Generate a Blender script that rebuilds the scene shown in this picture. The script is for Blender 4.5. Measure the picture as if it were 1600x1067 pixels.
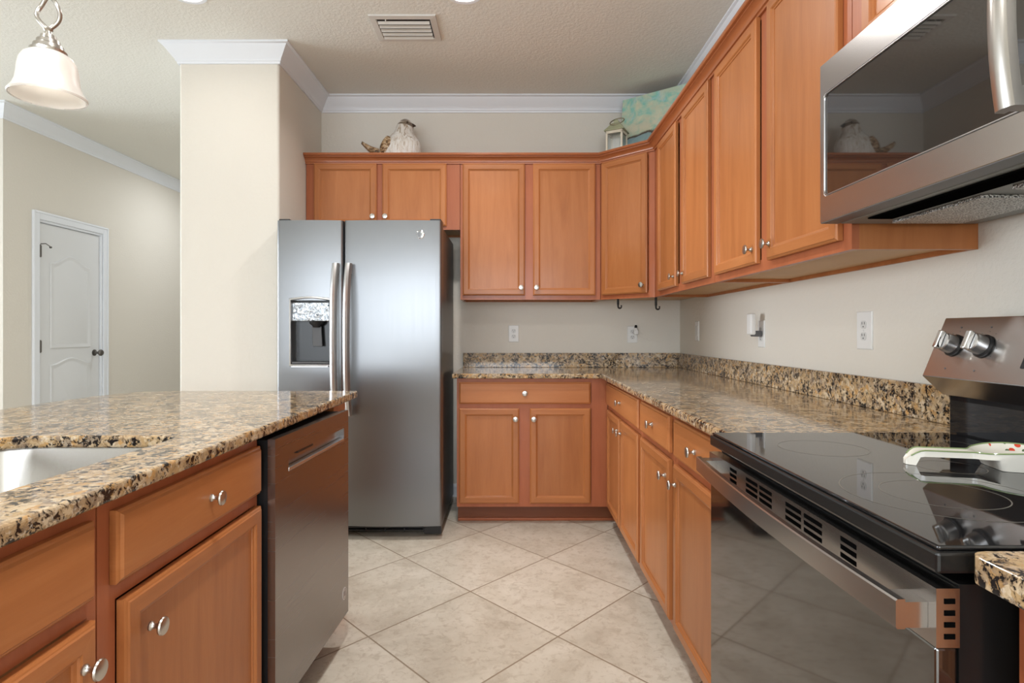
import bpy, bmesh, math, random
from mathutils import Vector, Matrix
random.seed(7)
for o in list(bpy.data.objects): bpy.data.objects.remove(o)
SC = bpy.context.scene
COL = SC.collection
R = math.radians

# ------------------------------------------------------------------ camera
F_PX, CX, CY, CAM_H = 933.0, 800.0, 518.6, 1.164
cd = bpy.data.cameras.new('camera'); cam = bpy.data.objects.new('camera', cd); COL.objects.link(cam)
cam.location = (0, 0, CAM_H); cam.rotation_euler = (R(90), 0, 0)
cd.sensor_width = 36; cd.lens = 36*F_PX/1600
cd.shift_x = 0; cd.shift_y = -(533.5-CY)/1600
cd.clip_start = 0.02
SC.camera = cam
# ------------------------------------------------------------------ world and exposure
w = bpy.data.worlds.new('world'); SC.world = w; w.use_nodes = True
w.node_tree.nodes['Background'].inputs[0].default_value = (0.85, 0.93, 1.0, 1)
w.node_tree.nodes['Background'].inputs[1].default_value = 1.5
SC.view_settings.view_transform = 'Standard'; SC.view_settings.look = 'None'
SC.view_settings.exposure = 0.76; SC.view_settings.gamma = 1; SC.view_settings.use_curve_mapping = False
# ------------------------------------------------------------------ lights
def area(name, loc, rot, sx, sy, power, col=(1,1,1), shape='RECTANGLE'):
    l = bpy.data.lights.new(name, 'AREA'); l.shape = shape; l.size = sx; l.size_y = sy; l.energy = power; l.color = col
    o = bpy.data.objects.new(name, l); COL.objects.link(o); o.location = loc; o.rotation_euler = rot
    return o
# daylight from unseen rear windows, plus a left window added to light the kitchen
area('window_daylight', (-3.1, -4.93, 1.48), (R(90), 0, 0), 3.2, 2.1, 56, (0.86, 0.93, 1.0))
area('window_daylight', (0.05, -4.93, 1.70), (R(90), 0, 0), 1.9, 1.64, 58, (0.86, 0.93, 1.0))
area('window_daylight', (-5.93, 3.05, 1.4), (R(90), 0, R(-90)), 2.4, 1.9, 24, (0.88, 0.94, 1.0)).data.spread = R(85)  # added left window light, placed to brighten the right wall and cabinets
# recessed ceiling downlights
CEIL = 2.82
DOWN = [(-1.59, 2.915), (-0.235, 2.915), (-1.59, 0.95), (-0.235, 0.95), (-1.59, -1.1), (-0.235, -1.1), (-2.6, -3.2), (-0.9, -3.2)]
DOWN_POWER = [0.9, 8.5, 5, 8.5, 4, 7, 3, 3]
for (x, y), pw in zip(DOWN, DOWN_POWER):
    l = area('downlight_lamp', (x, y, CEIL-0.006), (0, 0, 0), 0.13, 0.13, pw, (1.0, 0.985, 0.965), 'DISK')
    l.data.spread = R(150)
area('hall_lamp', (-2.8, 6.2, CEIL-0.01), (0, 0, 0), 0.3, 0.3, 9, (0.94, 0.97, 1.0), 'DISK')

# ------------------------------------------------------------------ materials
def srgb(r, g, b):
    f = lambda c: (c/255/12.92 if c/255 <= .04045 else ((c/255+.055)/1.055)**2.4)
    return (f(r), f(g), f(b), 1)
class Mat:
    def __init__(s, name, col=(.8,.8,.8,1), rough=.5, metal=0, spec=.5, coat=0, emit=None, estr=0, trans=0, ior=1.45, aniso=0):
        s.m = bpy.data.materials.new(name); s.m.use_nodes = True
        s.nt = s.m.node_tree; s.b = s.nt.nodes['Principled BSDF']
        b = s.b.inputs
        b['Base Color'].default_value = col; b['Roughness'].default_value = rough; b['Metallic'].default_value = metal
        b['Specular IOR Level'].default_value = spec; b['Coat Weight'].default_value = coat; b['Coat Roughness'].default_value = .12
        b['Transmission Weight'].default_value = trans; b['IOR'].default_value = ior; b['Anisotropic'].default_value = aniso
        if emit: b['Emission Color'].default_value = emit; b['Emission Strength'].default_value = estr
    def n(s, t, **k):
        x = s.nt.nodes.new(t)
        for a, v in k.items(): setattr(x, a, v)
        return x
    def l(s, a, b): s.nt.links.new(a, b)
    def pos(s, scale=(1,1,1), rot=(0,0,0), loc=(0,0,0), src='pos'):
        if src == 'pos': g = s.n('ShaderNodeNewGeometry').outputs['Position']
        else: g = s.n('ShaderNodeTexCoord').outputs['Object']
        m = s.n('ShaderNodeMapping'); m.inputs['Scale'].default_value = scale; m.inputs['Rotation'].default_value = rot; m.inputs['Location'].default_value = loc
        s.l(g, m.inputs[0]); return m.outputs[0]
    def noise(s, v, scale, detail=3, rough=.55, dist=0):
        x = s.n('ShaderNodeTexNoise'); x.inputs['Scale'].default_value = scale; x.inputs['Detail'].default_value = detail
        x.inputs['Roughness'].default_value = rough; x.inputs['Distortion'].default_value = dist; s.l(v, x.inputs['Vector']); return x
    def ramp(s, fac, stops, interp='LINEAR'):
        r = s.n('ShaderNodeValToRGB'); r.color_ramp.interpolation = interp
        e = r.color_ramp.elements
        while len(e) < len(stops): e.new(0.5)
        for i, (p, c) in enumerate(stops): e[i].position = p; e[i].color = c
        s.l(fac, r.inputs[0]); return r.outputs[0]
    def mix(s, fac, a, b, mode='MIX'):
        x = s.n('ShaderNodeMix', data_type='RGBA', blend_type=mode)
        for val, sock in ((fac, x.inputs[0]), (a, x.inputs[6]), (b, x.inputs[7])):
            if isinstance(val, (int, float, tuple)): sock.default_value = val
            else: s.l(val, sock)
        return x.outputs[2]
    def math(s, op, a, b=None, c=None):
        x = s.n('ShaderNodeMath', operation=op)
        for i, v in enumerate((a, b, c)):
            if v is None: continue
            if isinstance(v, (int, float)): x.inputs[i].default_value = v
            else: s.l(v, x.inputs[i])
        return x.outputs[0]
    def bump(s, h, strength=.2, dist=.01):
        x = s.n('ShaderNodeBump'); x.inputs['Strength'].default_value = strength; x.inputs['Distance'].default_value = dist
        s.l(h, x.inputs['Height']); s.l(x.outputs[0], s.b.inputs['Normal'])
    def base(s, c): s.l(c, s.b.inputs['Base Color'])

def wood(name, axis, c0, c1, c2, rough=.36, coat=.12):
    m = Mat(name, rough=rough, coat=coat, spec=.35)
    k = {'z': (9, 9, .9), 'h': (.9, .9, 11)}[axis]
    v = m.pos(k)
    a = m.noise(v, 1.6, 5, .6, .6).outputs['Fac']
    fine = m.noise(m.pos(tuple(x*9 for x in k)), 2.2, 3, .6).outputs['Fac']
    blot = m.noise(m.pos((1,1,1)), 3.0, 2, .5).outputs['Fac']
    c = m.ramp(a, [(.10, c0), (.5, c1), (.92, c2)])
    c = m.mix(m.math('MULTIPLY', fine, .34), c, c0)
    rnd = m.n('ShaderNodeObjectInfo').outputs['Random']
    f = m.math('ADD', m.math('MULTIPLY', rnd, .14), m.math('MULTIPLY', blot, .22))
    hsv = m.n('ShaderNodeHueSaturation'); m.l(c, hsv.inputs['Color']); m.l(m.math('ADD', f, .83), hsv.inputs['Value'])
    m.base(hsv.outputs[0]); m.bump(fine, .03, .002)
    return m.m
W0, W1, W2 = srgb(155, 92, 50), srgb(181, 115, 67), srgb(197, 133, 83)
WOOD_V = wood('maple_vertical_grain', 'z', W0, W1, W2)
WOOD_H = wood('maple_horizontal_grain', 'h', W0, W1, W2)
F0, F1, F2 = srgb(152, 84, 54), srgb(172, 100, 66), srgb(184, 113, 76)
WOOD_F = wood('maple_face_frame', 'z', F0, F1, F2)
WOOD_C = wood('maple_crown', 'h', srgb(144, 82, 48), srgb(168, 99, 60), srgb(186, 118, 76), .3, .35)
WOOD_L = wood('maple_raw_underside', 'h', srgb(190, 150, 104), srgb(206, 168, 122), srgb(216, 182, 138), .5, 0)
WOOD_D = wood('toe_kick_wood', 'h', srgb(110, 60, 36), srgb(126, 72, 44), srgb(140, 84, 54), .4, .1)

def granite():
    m = Mat('granite', rough=.10, spec=.45)
    p = m.pos((1,1,1))
    wob = m.noise(p, 26, 3, .6)
    vm = m.n('ShaderNodeVectorMath', operation='MULTIPLY_ADD'); m.l(wob.outputs['Color'], vm.inputs[0]); vm.inputs[1].default_value = (.03,.03,.03); m.l(p, vm.inputs[2])
    v = m.n('ShaderNodeTexVoronoi'); v.inputs['Scale'].default_value = 64; m.l(vm.outputs[0], v.inputs['Vector'])
    sep = m.n('ShaderNodeSeparateColor'); m.l(v.outputs['Color'], sep.inputs[0])
    cell = m.ramp(sep.outputs[0], [(0, srgb(202,180,148)), (.2, srgb(184,156,116)), (.4, srgb(208,190,162)), (.55, srgb(160,144,124)), (.68, srgb(196,154,100)), (.8, srgb(142,124,106)), (.9, srgb(186,164,136))], 'CONSTANT')
    n0 = m.noise(p, 30, 4, .65, .4).outputs['Fac']
    cell = m.mix(m.ramp(n0, [(.40, (.75,.75,.75,1)), (.56, (0,0,0,1))]), cell, srgb(176,146,106))
    n1 = m.noise(p, 74, 4, .70, .6).outputs['Fac']
    n2 = m.noise(p, 18, 3, .6).outputs['Fac']
    th = m.math('ADD', n1, m.math('MULTIPLY', m.math('SUBTRACT', n2, .5), .40))
    dark = m.ramp(th, [(.430, (1,1,1,1)), (.468, (0,0,0,1))])
    brn = m.ramp(th, [(.46, (1,1,1,1)), (.55, (0,0,0,1))])
    c = m.mix(m.math('MULTIPLY', brn, .55), cell, srgb(104, 82, 60))
    c = m.mix(dark, c, srgb(36, 32, 31))
    n3 = m.noise(m.pos((1,1,1), loc=(5,3,1)), 95, 3, .6).outputs['Fac']
    lt = m.ramp(n3, [(.60, (0,0,0,1)), (.68, (1,1,1,1))])
    c = m.mix(m.math('MULTIPLY', lt, .5), c, srgb(224, 214, 198))
    m.base(c)
    return m.m
GRANITE = granite()

def paint(name, col, bs, bstr, rough=.75, bd=.004):
    m = Mat(name, col, rough, spec=.25)
    p = m.pos((1,1,1))
    a = m.noise(p, bs, 3, .55).outputs['Fac']
    m.bump(m.ramp(a, [(.4, (0,0,0,1)), (.62, (1,1,1,1))]), bstr, bd)
    return m.m
WALL = paint('beige_wall_paint', srgb(224, 219, 209), 60, .14)
CEILM = paint('textured_ceiling_paint', srgb(232, 231, 224), 75, .25)
WHITE = Mat('white_trim_paint', srgb(232, 236, 242), .35).m
DOORW = Mat('white_door_paint', srgb(222, 224, 226), .4).m

def tiles():
    m = Mat('travertine_tile', rough=.32, spec=.4)
    g = m.n('ShaderNodeNewGeometry').outputs['Position']
    s = m.n('ShaderNodeSeparateXYZ'); m.l(g, s.inputs[0])
    # lattice: intersection at (-0.187, 2.679), half diagonals 0.3625 (x) and 0.3985 (y)
    xa = m.math('DIVIDE', m.math('SUBTRACT', s.outputs[0], -.187), .725)
    yb = m.math('DIVIDE', m.math('SUBTRACT', s.outputs[1], 2.679), .795)
    p = m.math('ADD', xa, yb); q = m.math('SUBTRACT', xa, yb)
    def edge(t):
        fr = m.math('FRACT', m.math('ADD', t, 100))
        return m.math('MINIMUM', fr, m.math('SUBTRACT', 1, fr))
    d = m.math('MINIMUM', edge(p), edge(q))
    grout = m.ramp(d, [(.0045, (1,1,1,1)), (.0075, (0,0,0,1))])
    cp = m.math('FLOOR', m.math('ADD', p, 100)); cq = m.math('FLOOR', m.math('ADD', q, 100))
    cb = m.n('ShaderNodeCombineXYZ'); m.l(cp, cb.inputs[0]); m.l(cq, cb.inputs[1])
    wn = m.n('ShaderNodeTexWhiteNoise'); m.l(cb.outputs[0], wn.inputs['Vector'])
    off = m.n('ShaderNodeVectorMath', operation='MULTIPLY_ADD'); m.l(wn.outputs['Color'], off.inputs[0]); off.inputs[1].default_value = (9,9,9); m.l(g, off.inputs[2])
    n1 = m.noise(off.outputs[0], 3.4, 7, .62, .7).outputs['Fac']
    n2 = m.noise(off.outputs[0], 30, 6, .75, .6).outputs['Fac']
    c = m.ramp(n1, [(.28, srgb(186,176,160)), (.48, srgb(210,202,187)), (.72, srgb(226,219,206))])
    c = m.mix(m.ramp(n2, [(.38, (.5,.5,.5,1)), (.50, (0,0,0,1))]), c, srgb(176,162,144))
    n3 = m.noise(off.outputs[0], 60, 3, .6).outputs['Fac']
    c = m.mix(m.ramp(n3, [(.62, (0,0,0,1)), (.72, (.35,.35,.35,1))]), c, srgb(228,220,204))
    val = m.n('ShaderNodeHueSaturation'); m.l(c, val.inputs['Color']); m.l(m.math('ADD', .95, m.math('MULTIPLY', wn.outputs['Value'], .08)), val.inputs['Value'])
    m.base(m.mix(grout, val.outputs[0], srgb(150,134,114)))
    m.bump(m.math('SUBTRACT', 1, grout), .25, .002)
    return m.m
TILE = tiles()

def steel(name, col, rough, axis='h', amt=.07, bs=.02, aniso=0, wave=6):
    m = Mat(name, col, rough, 1)
    m.b.inputs['Anisotropic'].default_value = aniso
    k = {'h': (2, 2, 320), 'v': (320, 320, 2), 'y': (320, 2, 320)}[axis]
    a = m.noise(m.pos(k), 1, 2, .5).outputs['Fac']
    m.l(m.math('ADD', m.math('MULTIPLY', a, amt), rough-amt/2), m.b.inputs['Roughness'])
    big = m.noise(m.pos((1,1,1)), 2.2, 1, .5).outputs['Fac']
    m.bump(m.math('ADD', a, m.math('MULTIPLY', big, wave)), bs, .002)
    return m.m
STEEL = steel('brushed_stainless_steel', (.235,.24,.248,1), .32, 'v', bs=.02, wave=3, aniso=.85)
STEEL_DK = steel('slate_stainless_steel', (.30,.285,.28,1), .27, bs=0, amt=.02)
STEEL_R = steel('range_stainless_steel', (.5,.485,.475,1), .24, amt=.03, bs=.006, wave=.5)
STEEL_S = steel('sink_stainless_steel', (.5,.48,.45,1), .25, 'v')
STEEL_H = Mat('handle_stainless_steel', (.62,.62,.63,1), .3, 1).m
NICKEL = Mat('satin_nickel', (.56,.54,.51,1), .28, 1).m
CHROME = Mat('polished_chrome', (.8,.8,.8,1), .08, 1).m
BLACKG = Mat('black_glass', (.012,.012,.013,1), .03, spec=.75).m
OVENG = Mat('oven_door_glass', (.012,.010,.009,1), .05, spec=.5, ior=2.3).m
MICROG = Mat('microwave_door_glass', (.014,.013,.012,1), .025, spec=.5, ior=2.2).m
BLACKP = Mat('black_plastic', (.016,.016,.017,1), .35).m
BLACKE = Mat('black_enamel', (.012,.012,.012,1), .22).m
GREYP = Mat('grey_plastic', (.10,.10,.105,1), .4).m
FRSIDE = Mat('fridge_case_grey', (.045,.042,.04,1), .3, spec=.6).m
DARK = Mat('dark_void', (.003,.003,.003,1), .9, spec=0).m
PLASTW = Mat('white_plastic', srgb(232,232,230), .35).m
IVORY = Mat('ivory_plastic', srgb(214,214,212), .35).m
RING = Mat('burner_print', srgb(112,108,100), .3).m
VENTM = Mat('vent_white_metal', srgb(215,212,206), .45).m
IRON = Mat('black_iron', (.02,.018,.016,1), .45, .6).m
HINGE = Mat('dark_nickel_hinge', (.16,.15,.14,1), .35, .9).m
FROST = Mat('frosted_glass_shade', (.93,.9,.86,1), .4, trans=.45).m
BULB = Mat('lit_bulb', (1,1,1,1), .5, emit=(1,.92,.82,1), estr=2.2).m
LENS = Mat('downlight_lens', (1,1,1,1), .5, emit=(1,.93,.84,1), estr=12).m
GLASS = Mat('clear_glass', (.95,1,1,1), .22, trans=1).m
def foil():
    m = Mat('marbled_silver_panel', (.62,.66,.7,1), .16, .85)
    a = m.noise(m.pos((1,1,1)), 26, 4, .6, 2.2).outputs['Fac']
    m.base(m.ramp(a, [(.36, srgb(60,66,74)), (.43, srgb(205,212,220)), (.5, srgb(120,128,138)), (.55, srgb(232,236,240)), (.7, srgb(190,200,212))]))
    m.bump(a, .6, .01); return m.m
FOIL = foil()
def crackle():
    m = Mat('distressed_white_ceramic', rough=.45)
    p = m.pos((38, 38, 10), (0, .3, 0))
    a = m.noise(p, 1.3, 4, .65, 1).outputs['Fac']
    m.base(m.ramp(a, [(.33, srgb(150,128,102)), (.42, srgb(212,202,190)), (.55, srgb(232,228,222)), (.7, srgb(240,238,236))]))
    m.bump(a, .5, .01); return m.m
BIRDW = crackle()
def feather():
    m = Mat('brown_feather_paint', rough=.5)
    a = m.noise(m.pos((30, 30, 60), (0, .6, 0)), 1.2, 3, .6, .8).outputs['Fac']
    m.base(m.ramp(a, [(.36, srgb(62,52,40)), (.46, srgb(134,98,62)), (.56, srgb(180,150,112)), (.66, srgb(210,192,168))]))
    m.bump(a, .6, .01); return m.m
FEATH = feather()
BIRDC = Mat('taupe_head_paint', srgb(128,114,98), .5).m
BIRDK = Mat('dark_beak_paint', srgb(58,44,34), .4).m

# ------------------------------------------------------------------ object helpers
def tag(o, label=None, cat=None, group=None, kind=None):
    if label: o['label'] = label
    if cat: o['category'] = cat
    if group: o['group'] = group
    if kind: o['kind'] = kind
    return o
def thing(name, label, cat, loc=(0,0,0), group=None):
    o = bpy.data.objects.new(name, None); COL.objects.link(o); o.location = loc; o.empty_display_size = .05
    return tag(o, label, cat, group)
def wloc(o):
    v = Vector((0,0,0))
    while o is not None: v = v + Vector(o.location); o = o.parent
    return v
class MB:
    """collects shapes in room coordinates, builds one mesh object"""
    def __init__(s): s.bm = bmesh.new(); s.fm = []
    def v(s, p): return s.bm.verts.new(p)
    def face(s, vs, mi=0):
        try: f = s.bm.faces.new(vs); f.material_index = mi; return f
        except ValueError: return None
    def box(s, x0, x1, y0, y1, z0, z1, mi=0):
        a = [s.v((x, y, z)) for z in (z0, z1) for y in (y0, y1) for x in (x0, x1)]
        for i in ((0,2,3,1), (4,5,7,6), (0,1,5,4), (2,6,7,3), (0,4,6,2), (1,3,7,5)): s.face([a[k] for k in i], mi)
        return s
    def fbox(s, Fr, s0, s1, n0, n1, z0, z1, mi=0):
        a = [s.v(Fr(ss, n, z)) for z in (z0, z1) for n in (n0, n1) for ss in (s0, s1)]
        for i in ((0,2,3,1), (4,5,7,6), (0,1,5,4), (2,6,7,3), (0,4,6,2), (1,3,7,5)): s.face([a[k] for k in i], mi)
        return s
    def prism(s, pts, z0, z1, mi=0):
        lo = [s.v((x, y, z0)) for x, y in pts]; hi = [s.v((x, y, z1)) for x, y in pts]
        n = len(pts); s.face(lo[::-1], mi); s.face(hi, mi)
        for i in range(n): s.face([lo[i], lo[(i+1) % n], hi[(i+1) % n], hi[i]], mi)
        return s
    def extr(s, pts, vec, mi=0):
        """closed polygon of 3D points extruded by a vector"""
        vec = Vector(vec)
        lo = [s.v(Vector(p)) for p in pts]; hi = [s.v(Vector(p)+vec) for p in pts]
        n = len(pts); s.face(lo[::-1], mi); s.face(hi, mi)
        for i in range(n): s.face([lo[i], lo[(i+1) % n], hi[(i+1) % n], hi[i]], mi)
        return s
    def rings(s, loops, cap0=True, cap1=True, closed=True, mi=0):
        vs = [[s.v(p) for p in lp] for lp in loops]; n = len(loops[0])
        for a, b in zip(vs[:-1], vs[1:]):
            for i in range(n if closed else n-1):
                s.face([a[i], a[(i+1) % n], b[(i+1) % n], b[i]], mi)
        if cap0: s.face(vs[0][::-1], mi)
        if cap1: s.face(vs[-1], mi)
        return s
    def lathe(s, prof, org=(0,0,0), axis=(0,0,1), seg=24, cap0=True, cap1=True, mi=0):
        ax = Vector(axis).normalized(); u = ax.orthogonal().normalized(); w_ = ax.cross(u); o = Vector(org)
        loops = [[o + ax*h + (u*math.cos(2*math.pi*i/seg) + w_*math.sin(2*math.pi*i/seg))*max(r, 1e-5) for i in range(seg)] for r, h in prof]
        return s.rings(loops, cap0, cap1, True, mi)
    def tube(s, pts, r, seg=10, closed=False, mi=0, flat=None):
        P = [Vector(p) for p in pts]; n = len(P); loops = []
        up = None
        for i in range(n):
            if closed: t = (P[(i+1) % n]-P[i-1]).normalized()
            else: t = (P[min(i+1, n-1)]-P[max(i-1, 0)]).normalized()
            if up is None: up = t.orthogonal().normalized()
            up = (up - t*up.dot(t)).normalized(); sd = t.cross(up)
            rr = r[i] if isinstance(r, (list, tuple)) else r
            loops.append([P[i] + (up*math.cos(2*math.pi*k/seg) + sd*math.sin(2*math.pi*k/seg))*rr for k in range(seg)])
        if closed: loops.append(loops[0])
        return s.rings(loops, not closed, not closed, True, mi)
    def sweep(s, path, prof, cap=True, mi=0):
        """profile of (outward offset, z) along an XY polyline; outward is to the right of travel"""
        P = [Vector((x, y)) for x, y in path]; n = len(P); loops = []
        for i in range(n):
            d0 = (P[i]-P[i-1]).normalized() if i > 0 else None
            d1 = (P[i+1]-P[i]).normalized() if i < n-1 else None
            if d0 is None: d0 = d1
            if d1 is None: d1 = d0
            n0 = Vector((d0.y, -d0.x)); n1 = Vector((d1.y, -d1.x))
            b = (n0+n1); b = b / (1 + n0.dot(n1))
            loops.append([(P[i].x + b.x*o, P[i].y + b.y*o, z) for o, z in prof])
        return s.rings(loops, cap, cap, True, mi)
    def sphere(s, c, r, sc=(1,1,1), seg=16, mi=0):
        loops = []
        for j in range(1, seg//2):
            a = math.pi*j/(seg//2)
            loops.append([(c[0]+r*sc[0]*math.sin(a)*math.cos(2*math.pi*i/seg), c[1]+r*sc[1]*math.sin(a)*math.sin(2*math.pi*i/seg), c[2]-r*sc[2]*math.cos(a)) for i in range(seg)])
        return s.rings(loops, True, True, True, mi)
    def build(s, name, mats, parent=None, smooth=False, bevel=0, seg=2, label=None):
        bmesh.ops.remove_doubles(s.bm, verts=s.bm.verts, dist=1e-6)
        bmesh.ops.recalc_face_normals(s.bm, faces=s.bm.faces)
        off = wloc(parent) if parent else Vector((0,0,0))
        if parent is None:
            pass
        bmesh.ops.translate(s.bm, verts=s.bm.verts, vec=-off)
        me = bpy.data.meshes.new(name); s.bm.to_mesh(me); s.bm.free()
        for m in (mats if isinstance(mats, (list, tuple)) else [mats]): me.materials.append(m)
        if smooth:
            me.polygons.foreach_set('use_smooth', [True]*len(me.polygons)); me.set_sharp_from_angle(angle=R(smooth if smooth > 1 else 35))
        o = bpy.data.objects.new(name, me); COL.objects.link(o); o.parent = parent
        if bevel:
            b = o.modifiers.new('bevel', 'BEVEL'); b.width = bevel; b.segments = seg; b.limit_method = 'ANGLE'; b.angle_limit = R(40)
            b.harden_normals = False
        if label: o['label'] = label
        return o
def struct(o): o['kind'] = 'structure'; return o
def frame(O, S, N):
    O, S, N = Vector(O), Vector(S), Vector(N)
    return lambda s_, n, z: O + S*s_ + N*n + Vector((0,0,z))
def text_obj(body, size, name, mat, M, parent, extrude=.0004):
    c = bpy.data.curves.new('t', 'FONT'); c.body = body; c.size = size; c.extrude = extrude; c.align_x = 'CENTER'; c.align_y = 'CENTER'
    t = bpy.data.objects.new('t', c); COL.objects.link(t)
    me = bpy.data.meshes.new_from_object(t); bpy.data.objects.remove(t)
    me.transform(M); me.transform(Matrix.Translation(-wloc(parent))); me.materials.append(mat)
    o = bpy.data.objects.new(name, me); COL.objects.link(o); o.parent = parent
    return o

# ------------------------------------------------------------------ room shell
BW, RW = 4.23, 1.19                    # back wall y, right wall x
MB().box(-6.1, 1.3, -5.1, 8.2, -.1, 0).build('floor', TILE)
struct(bpy.data.objects['floor'])
struct(MB().box(-6.1, 1.3, -5.1, 8.2, CEIL, CEIL+.1).build('ceiling', CEILM))
struct(MB().box(-1.35, RW, BW, BW+.12, 0, CEIL).build('wall_back', WALL))
struct(MB().box(RW, RW+.12, -5.1, BW+.12, 0, CEIL).build('wall_right', WALL))
struct(MB().box(-1.928, -1.35, 3.46, 8.1, 0, CEIL).build('wall_pier', WALL, bevel=.014, seg=4))
# left hall wall with the doorway cut out
DX, DY0, DY1, DZ = -3.70, 4.66, 5.39, 2.045
m = MB(); m.box(DX-.14, DX, 4.34, DY0, 0, CEIL); m.box(DX-.14, DX, DY1, 8.1, 0, CEIL); m.box(DX-.14, DX, DY0, DY1, DZ, CEIL)
struct(m.build('wall_left', WALL))
struct(MB().box(-6.0, DX-.14, 4.34, 4.46, 0, CEIL).build('wall_left_return', WALL))
struct(MB().box(-3.84, -1.35, 8.0, 8.1, 0, CEIL).build('wall_hall_end', WALL))
# great room walls behind the camera, with window openings
m = MB()
for a in ((-6, -4.7, 0, CEIL), (-1.5, -.92, 0, CEIL), (1.02, RW, 0, CEIL), (-4.7, -1.5, 2.55, CEIL), (-.92, 1.02, 2.55, CEIL), (-.92, 1.02, 0, .85), (-4.7, -1.5, 0, .42)):
    m.box(a[0], a[1], -5.08, -5.0, a[2], a[3])
struct(m.build('wall_front', WALL))
m = MB(); m.box(-6.08, -6.0, -5.08, 1.8, 0, CEIL); m.box(-6.08, -6.0, 4.25, 4.46, 0, CEIL); m.box(-6.08, -6.0, 1.8, 4.25, 0, .45); m.box(-6.08, -6.0, 1.8, 4.25, 2.35, CEIL)
struct(m.build('wall_far_left', WALL))
def window(n, x0, x1, z0, z1, nb):
    m = MB(); y = -5.02
    for a in ((x0, x1, z0, z0+.06), (x0, x1, z1-.06, z1)): m.box(a[0], a[1], y-.04, y+.03, a[2], a[3])
    for i in range(nb+1):
        x = x0 + (x1-x0)*i/nb; m.box(max(x0, x-.03), min(x1, x+.03), y-.04, y+.03, z0+.06, z1-.06)
    struct(m.build('window_%d' % n, WHITE))
window(1, -4.7, -1.5, .42, 2.55, 3); window(2, -.92, 1.02, .85, 2.55, 2)
m = MB()
for a in ((1.8, 4.25, .45, .51), (1.8, 4.25, 2.29, 2.35)): m.box(-6.05, -5.98, a[0], a[1], a[2], a[3])
for y in (1.83, 3.02, 4.22): m.box(-6.05, -5.98, y-.03, y+.03, .51, 2.29)
struct(m.build('window_3', WHITE))  # frame of the added, unseen left window, positioned for its light

# crown mouldings
CP = [(0, CEIL-.105), (.008, CEIL-.105), (.010, CEIL-.094), (.016, CEIL-.090), (.018, CEIL-.080), (.030, CEIL-.066), (.048, CEIL-.040),
      (.062, CEIL-.022), (.066, CEIL-.014), (.072, CEIL-.012), (.079, CEIL-.008), (.079, CEIL), (0, CEIL)]
struct(MB().sweep([(-1.928, 8.0), (-1.928, 3.46), (-1.35, 3.46), (-1.35, BW), (RW, BW), (RW, -5.0)][::1], [(o, z) for o, z in CP]).build('trim_1', WHITE, smooth=30))
struct(MB().sweep([(-6.0, 4.34), (DX, 4.34), (DX, 8.0)], CP).build('trim_2', WHITE, smooth=30))
BP = [(0, 0), (.014, 0), (.014, .07), (.008, .085), (0, .09)]
struct(MB().sweep([(-.42, BW), (-.335, BW)], BP).build('baseboard_back', WHITE))
struct(MB().sweep([(-1.928, 8.0), (-1.928, 3.46), (-1.35, 3.46), (-1.35, BW)], BP).build('baseboard_pier', WHITE))
m = MB(); m.sweep([(-6.0, 4.34), (DX, 4.34), (DX, DY0-.06)], BP); m.sweep([(DX, DY1+.06), (DX, 8.0)], BP)
struct(m.build('baseboard_left', WHITE))
# note: sweep puts the profile on the right of travel

# hall door (structure door_1): casing, slab with raised arch panels, hinges, handle
dr = bpy.data.objects.new('door_1', None); COL.objects.link(dr); dr.location = (DX, (DY0+DY1)/2, 0); struct(dr)
dr['label'] = 'white two panel arched interior door in the left hall wall'
m = MB(); cw = .062
CPR = [(0, 0), (.014, 0), (.018, .012), (.012, .022), (.012, .05), (.006, cw), (0, cw)]
def cas(pts_in, pts_out): pass
m.box(DX, DX+.016, DY0-cw, DY0, 0, DZ+cw); m.box(DX, DX+.016, DY1, DY1+cw, 0, DZ+cw); m.box(DX, DX+.016, DY0, DY1, DZ, DZ+cw)
m.box(DX+.014, DX+.021, DY0-cw, DY0-cw+.016, 0, DZ+cw); m.box(DX+.014, DX+.021, DY1+cw-.016, DY1+cw, 0, DZ+cw); m.box(DX+.014, DX+.021, DY0-cw+.016, DY1+cw-.016, DZ+cw-.016, DZ+cw)
m.box(DX-.10, DX+.004, DY0, DY0+.018, 0, DZ); m.box(DX-.10, DX+.004, DY1-.018, DY1, 0, DZ); m.box(DX-.10, DX+.004, DY0+.018, DY1-.018, DZ-.018, DZ)
m.build('door_casing', WHITE, dr, bevel=.003)
y0, y1, zt = DY0+.021, DY1-.021, DZ-.021
slab = MB().box(DX-.050, DX-.012, y0, y1, .012, zt).build('door_slab', DOORW, dr, bevel=.002)
def arch_panel(zb, ztop, rise):
    ya, yb = y0+.115, y1-.115; N = 28
    def outline(ins, x):
        pts = [(x, ya+ins, zb+ins), (x, yb-ins, zb+ins)]
        for i in range(N+1):
            t = i/N; y = (yb-ins) + (ya-yb+2*ins)*t
            z = ztop - ins + rise*(.5-.5*math.cos(2*math.pi*t))
            pts.append((x, y, z))
        return pts
    m = MB(); X = DX-.012
    m.rings([outline(0, X+.0005), outline(.006, X+.008), outline(.016, X+.007), outline(.028, X+.0015), outline(.036, X+.0015), outline(.052, X+.006)], False, True)
    m.build('door_panel', DOORW, dr, smooth=25)
arch_panel(1.03, 1.72, .075); arch_panel(.20, .90, .05)
for z in (1.80, 1.05, .25):
    m = MB(); m.lathe([(.007, -.05), (.007, .05)], (DX+.002, y0-.002, z), seg=10); m.box(DX-.010, DX-.002, y0-.002, y0+.02, z-.045, z+.045); m.build('door_hinge', HINGE, dr)
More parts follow.
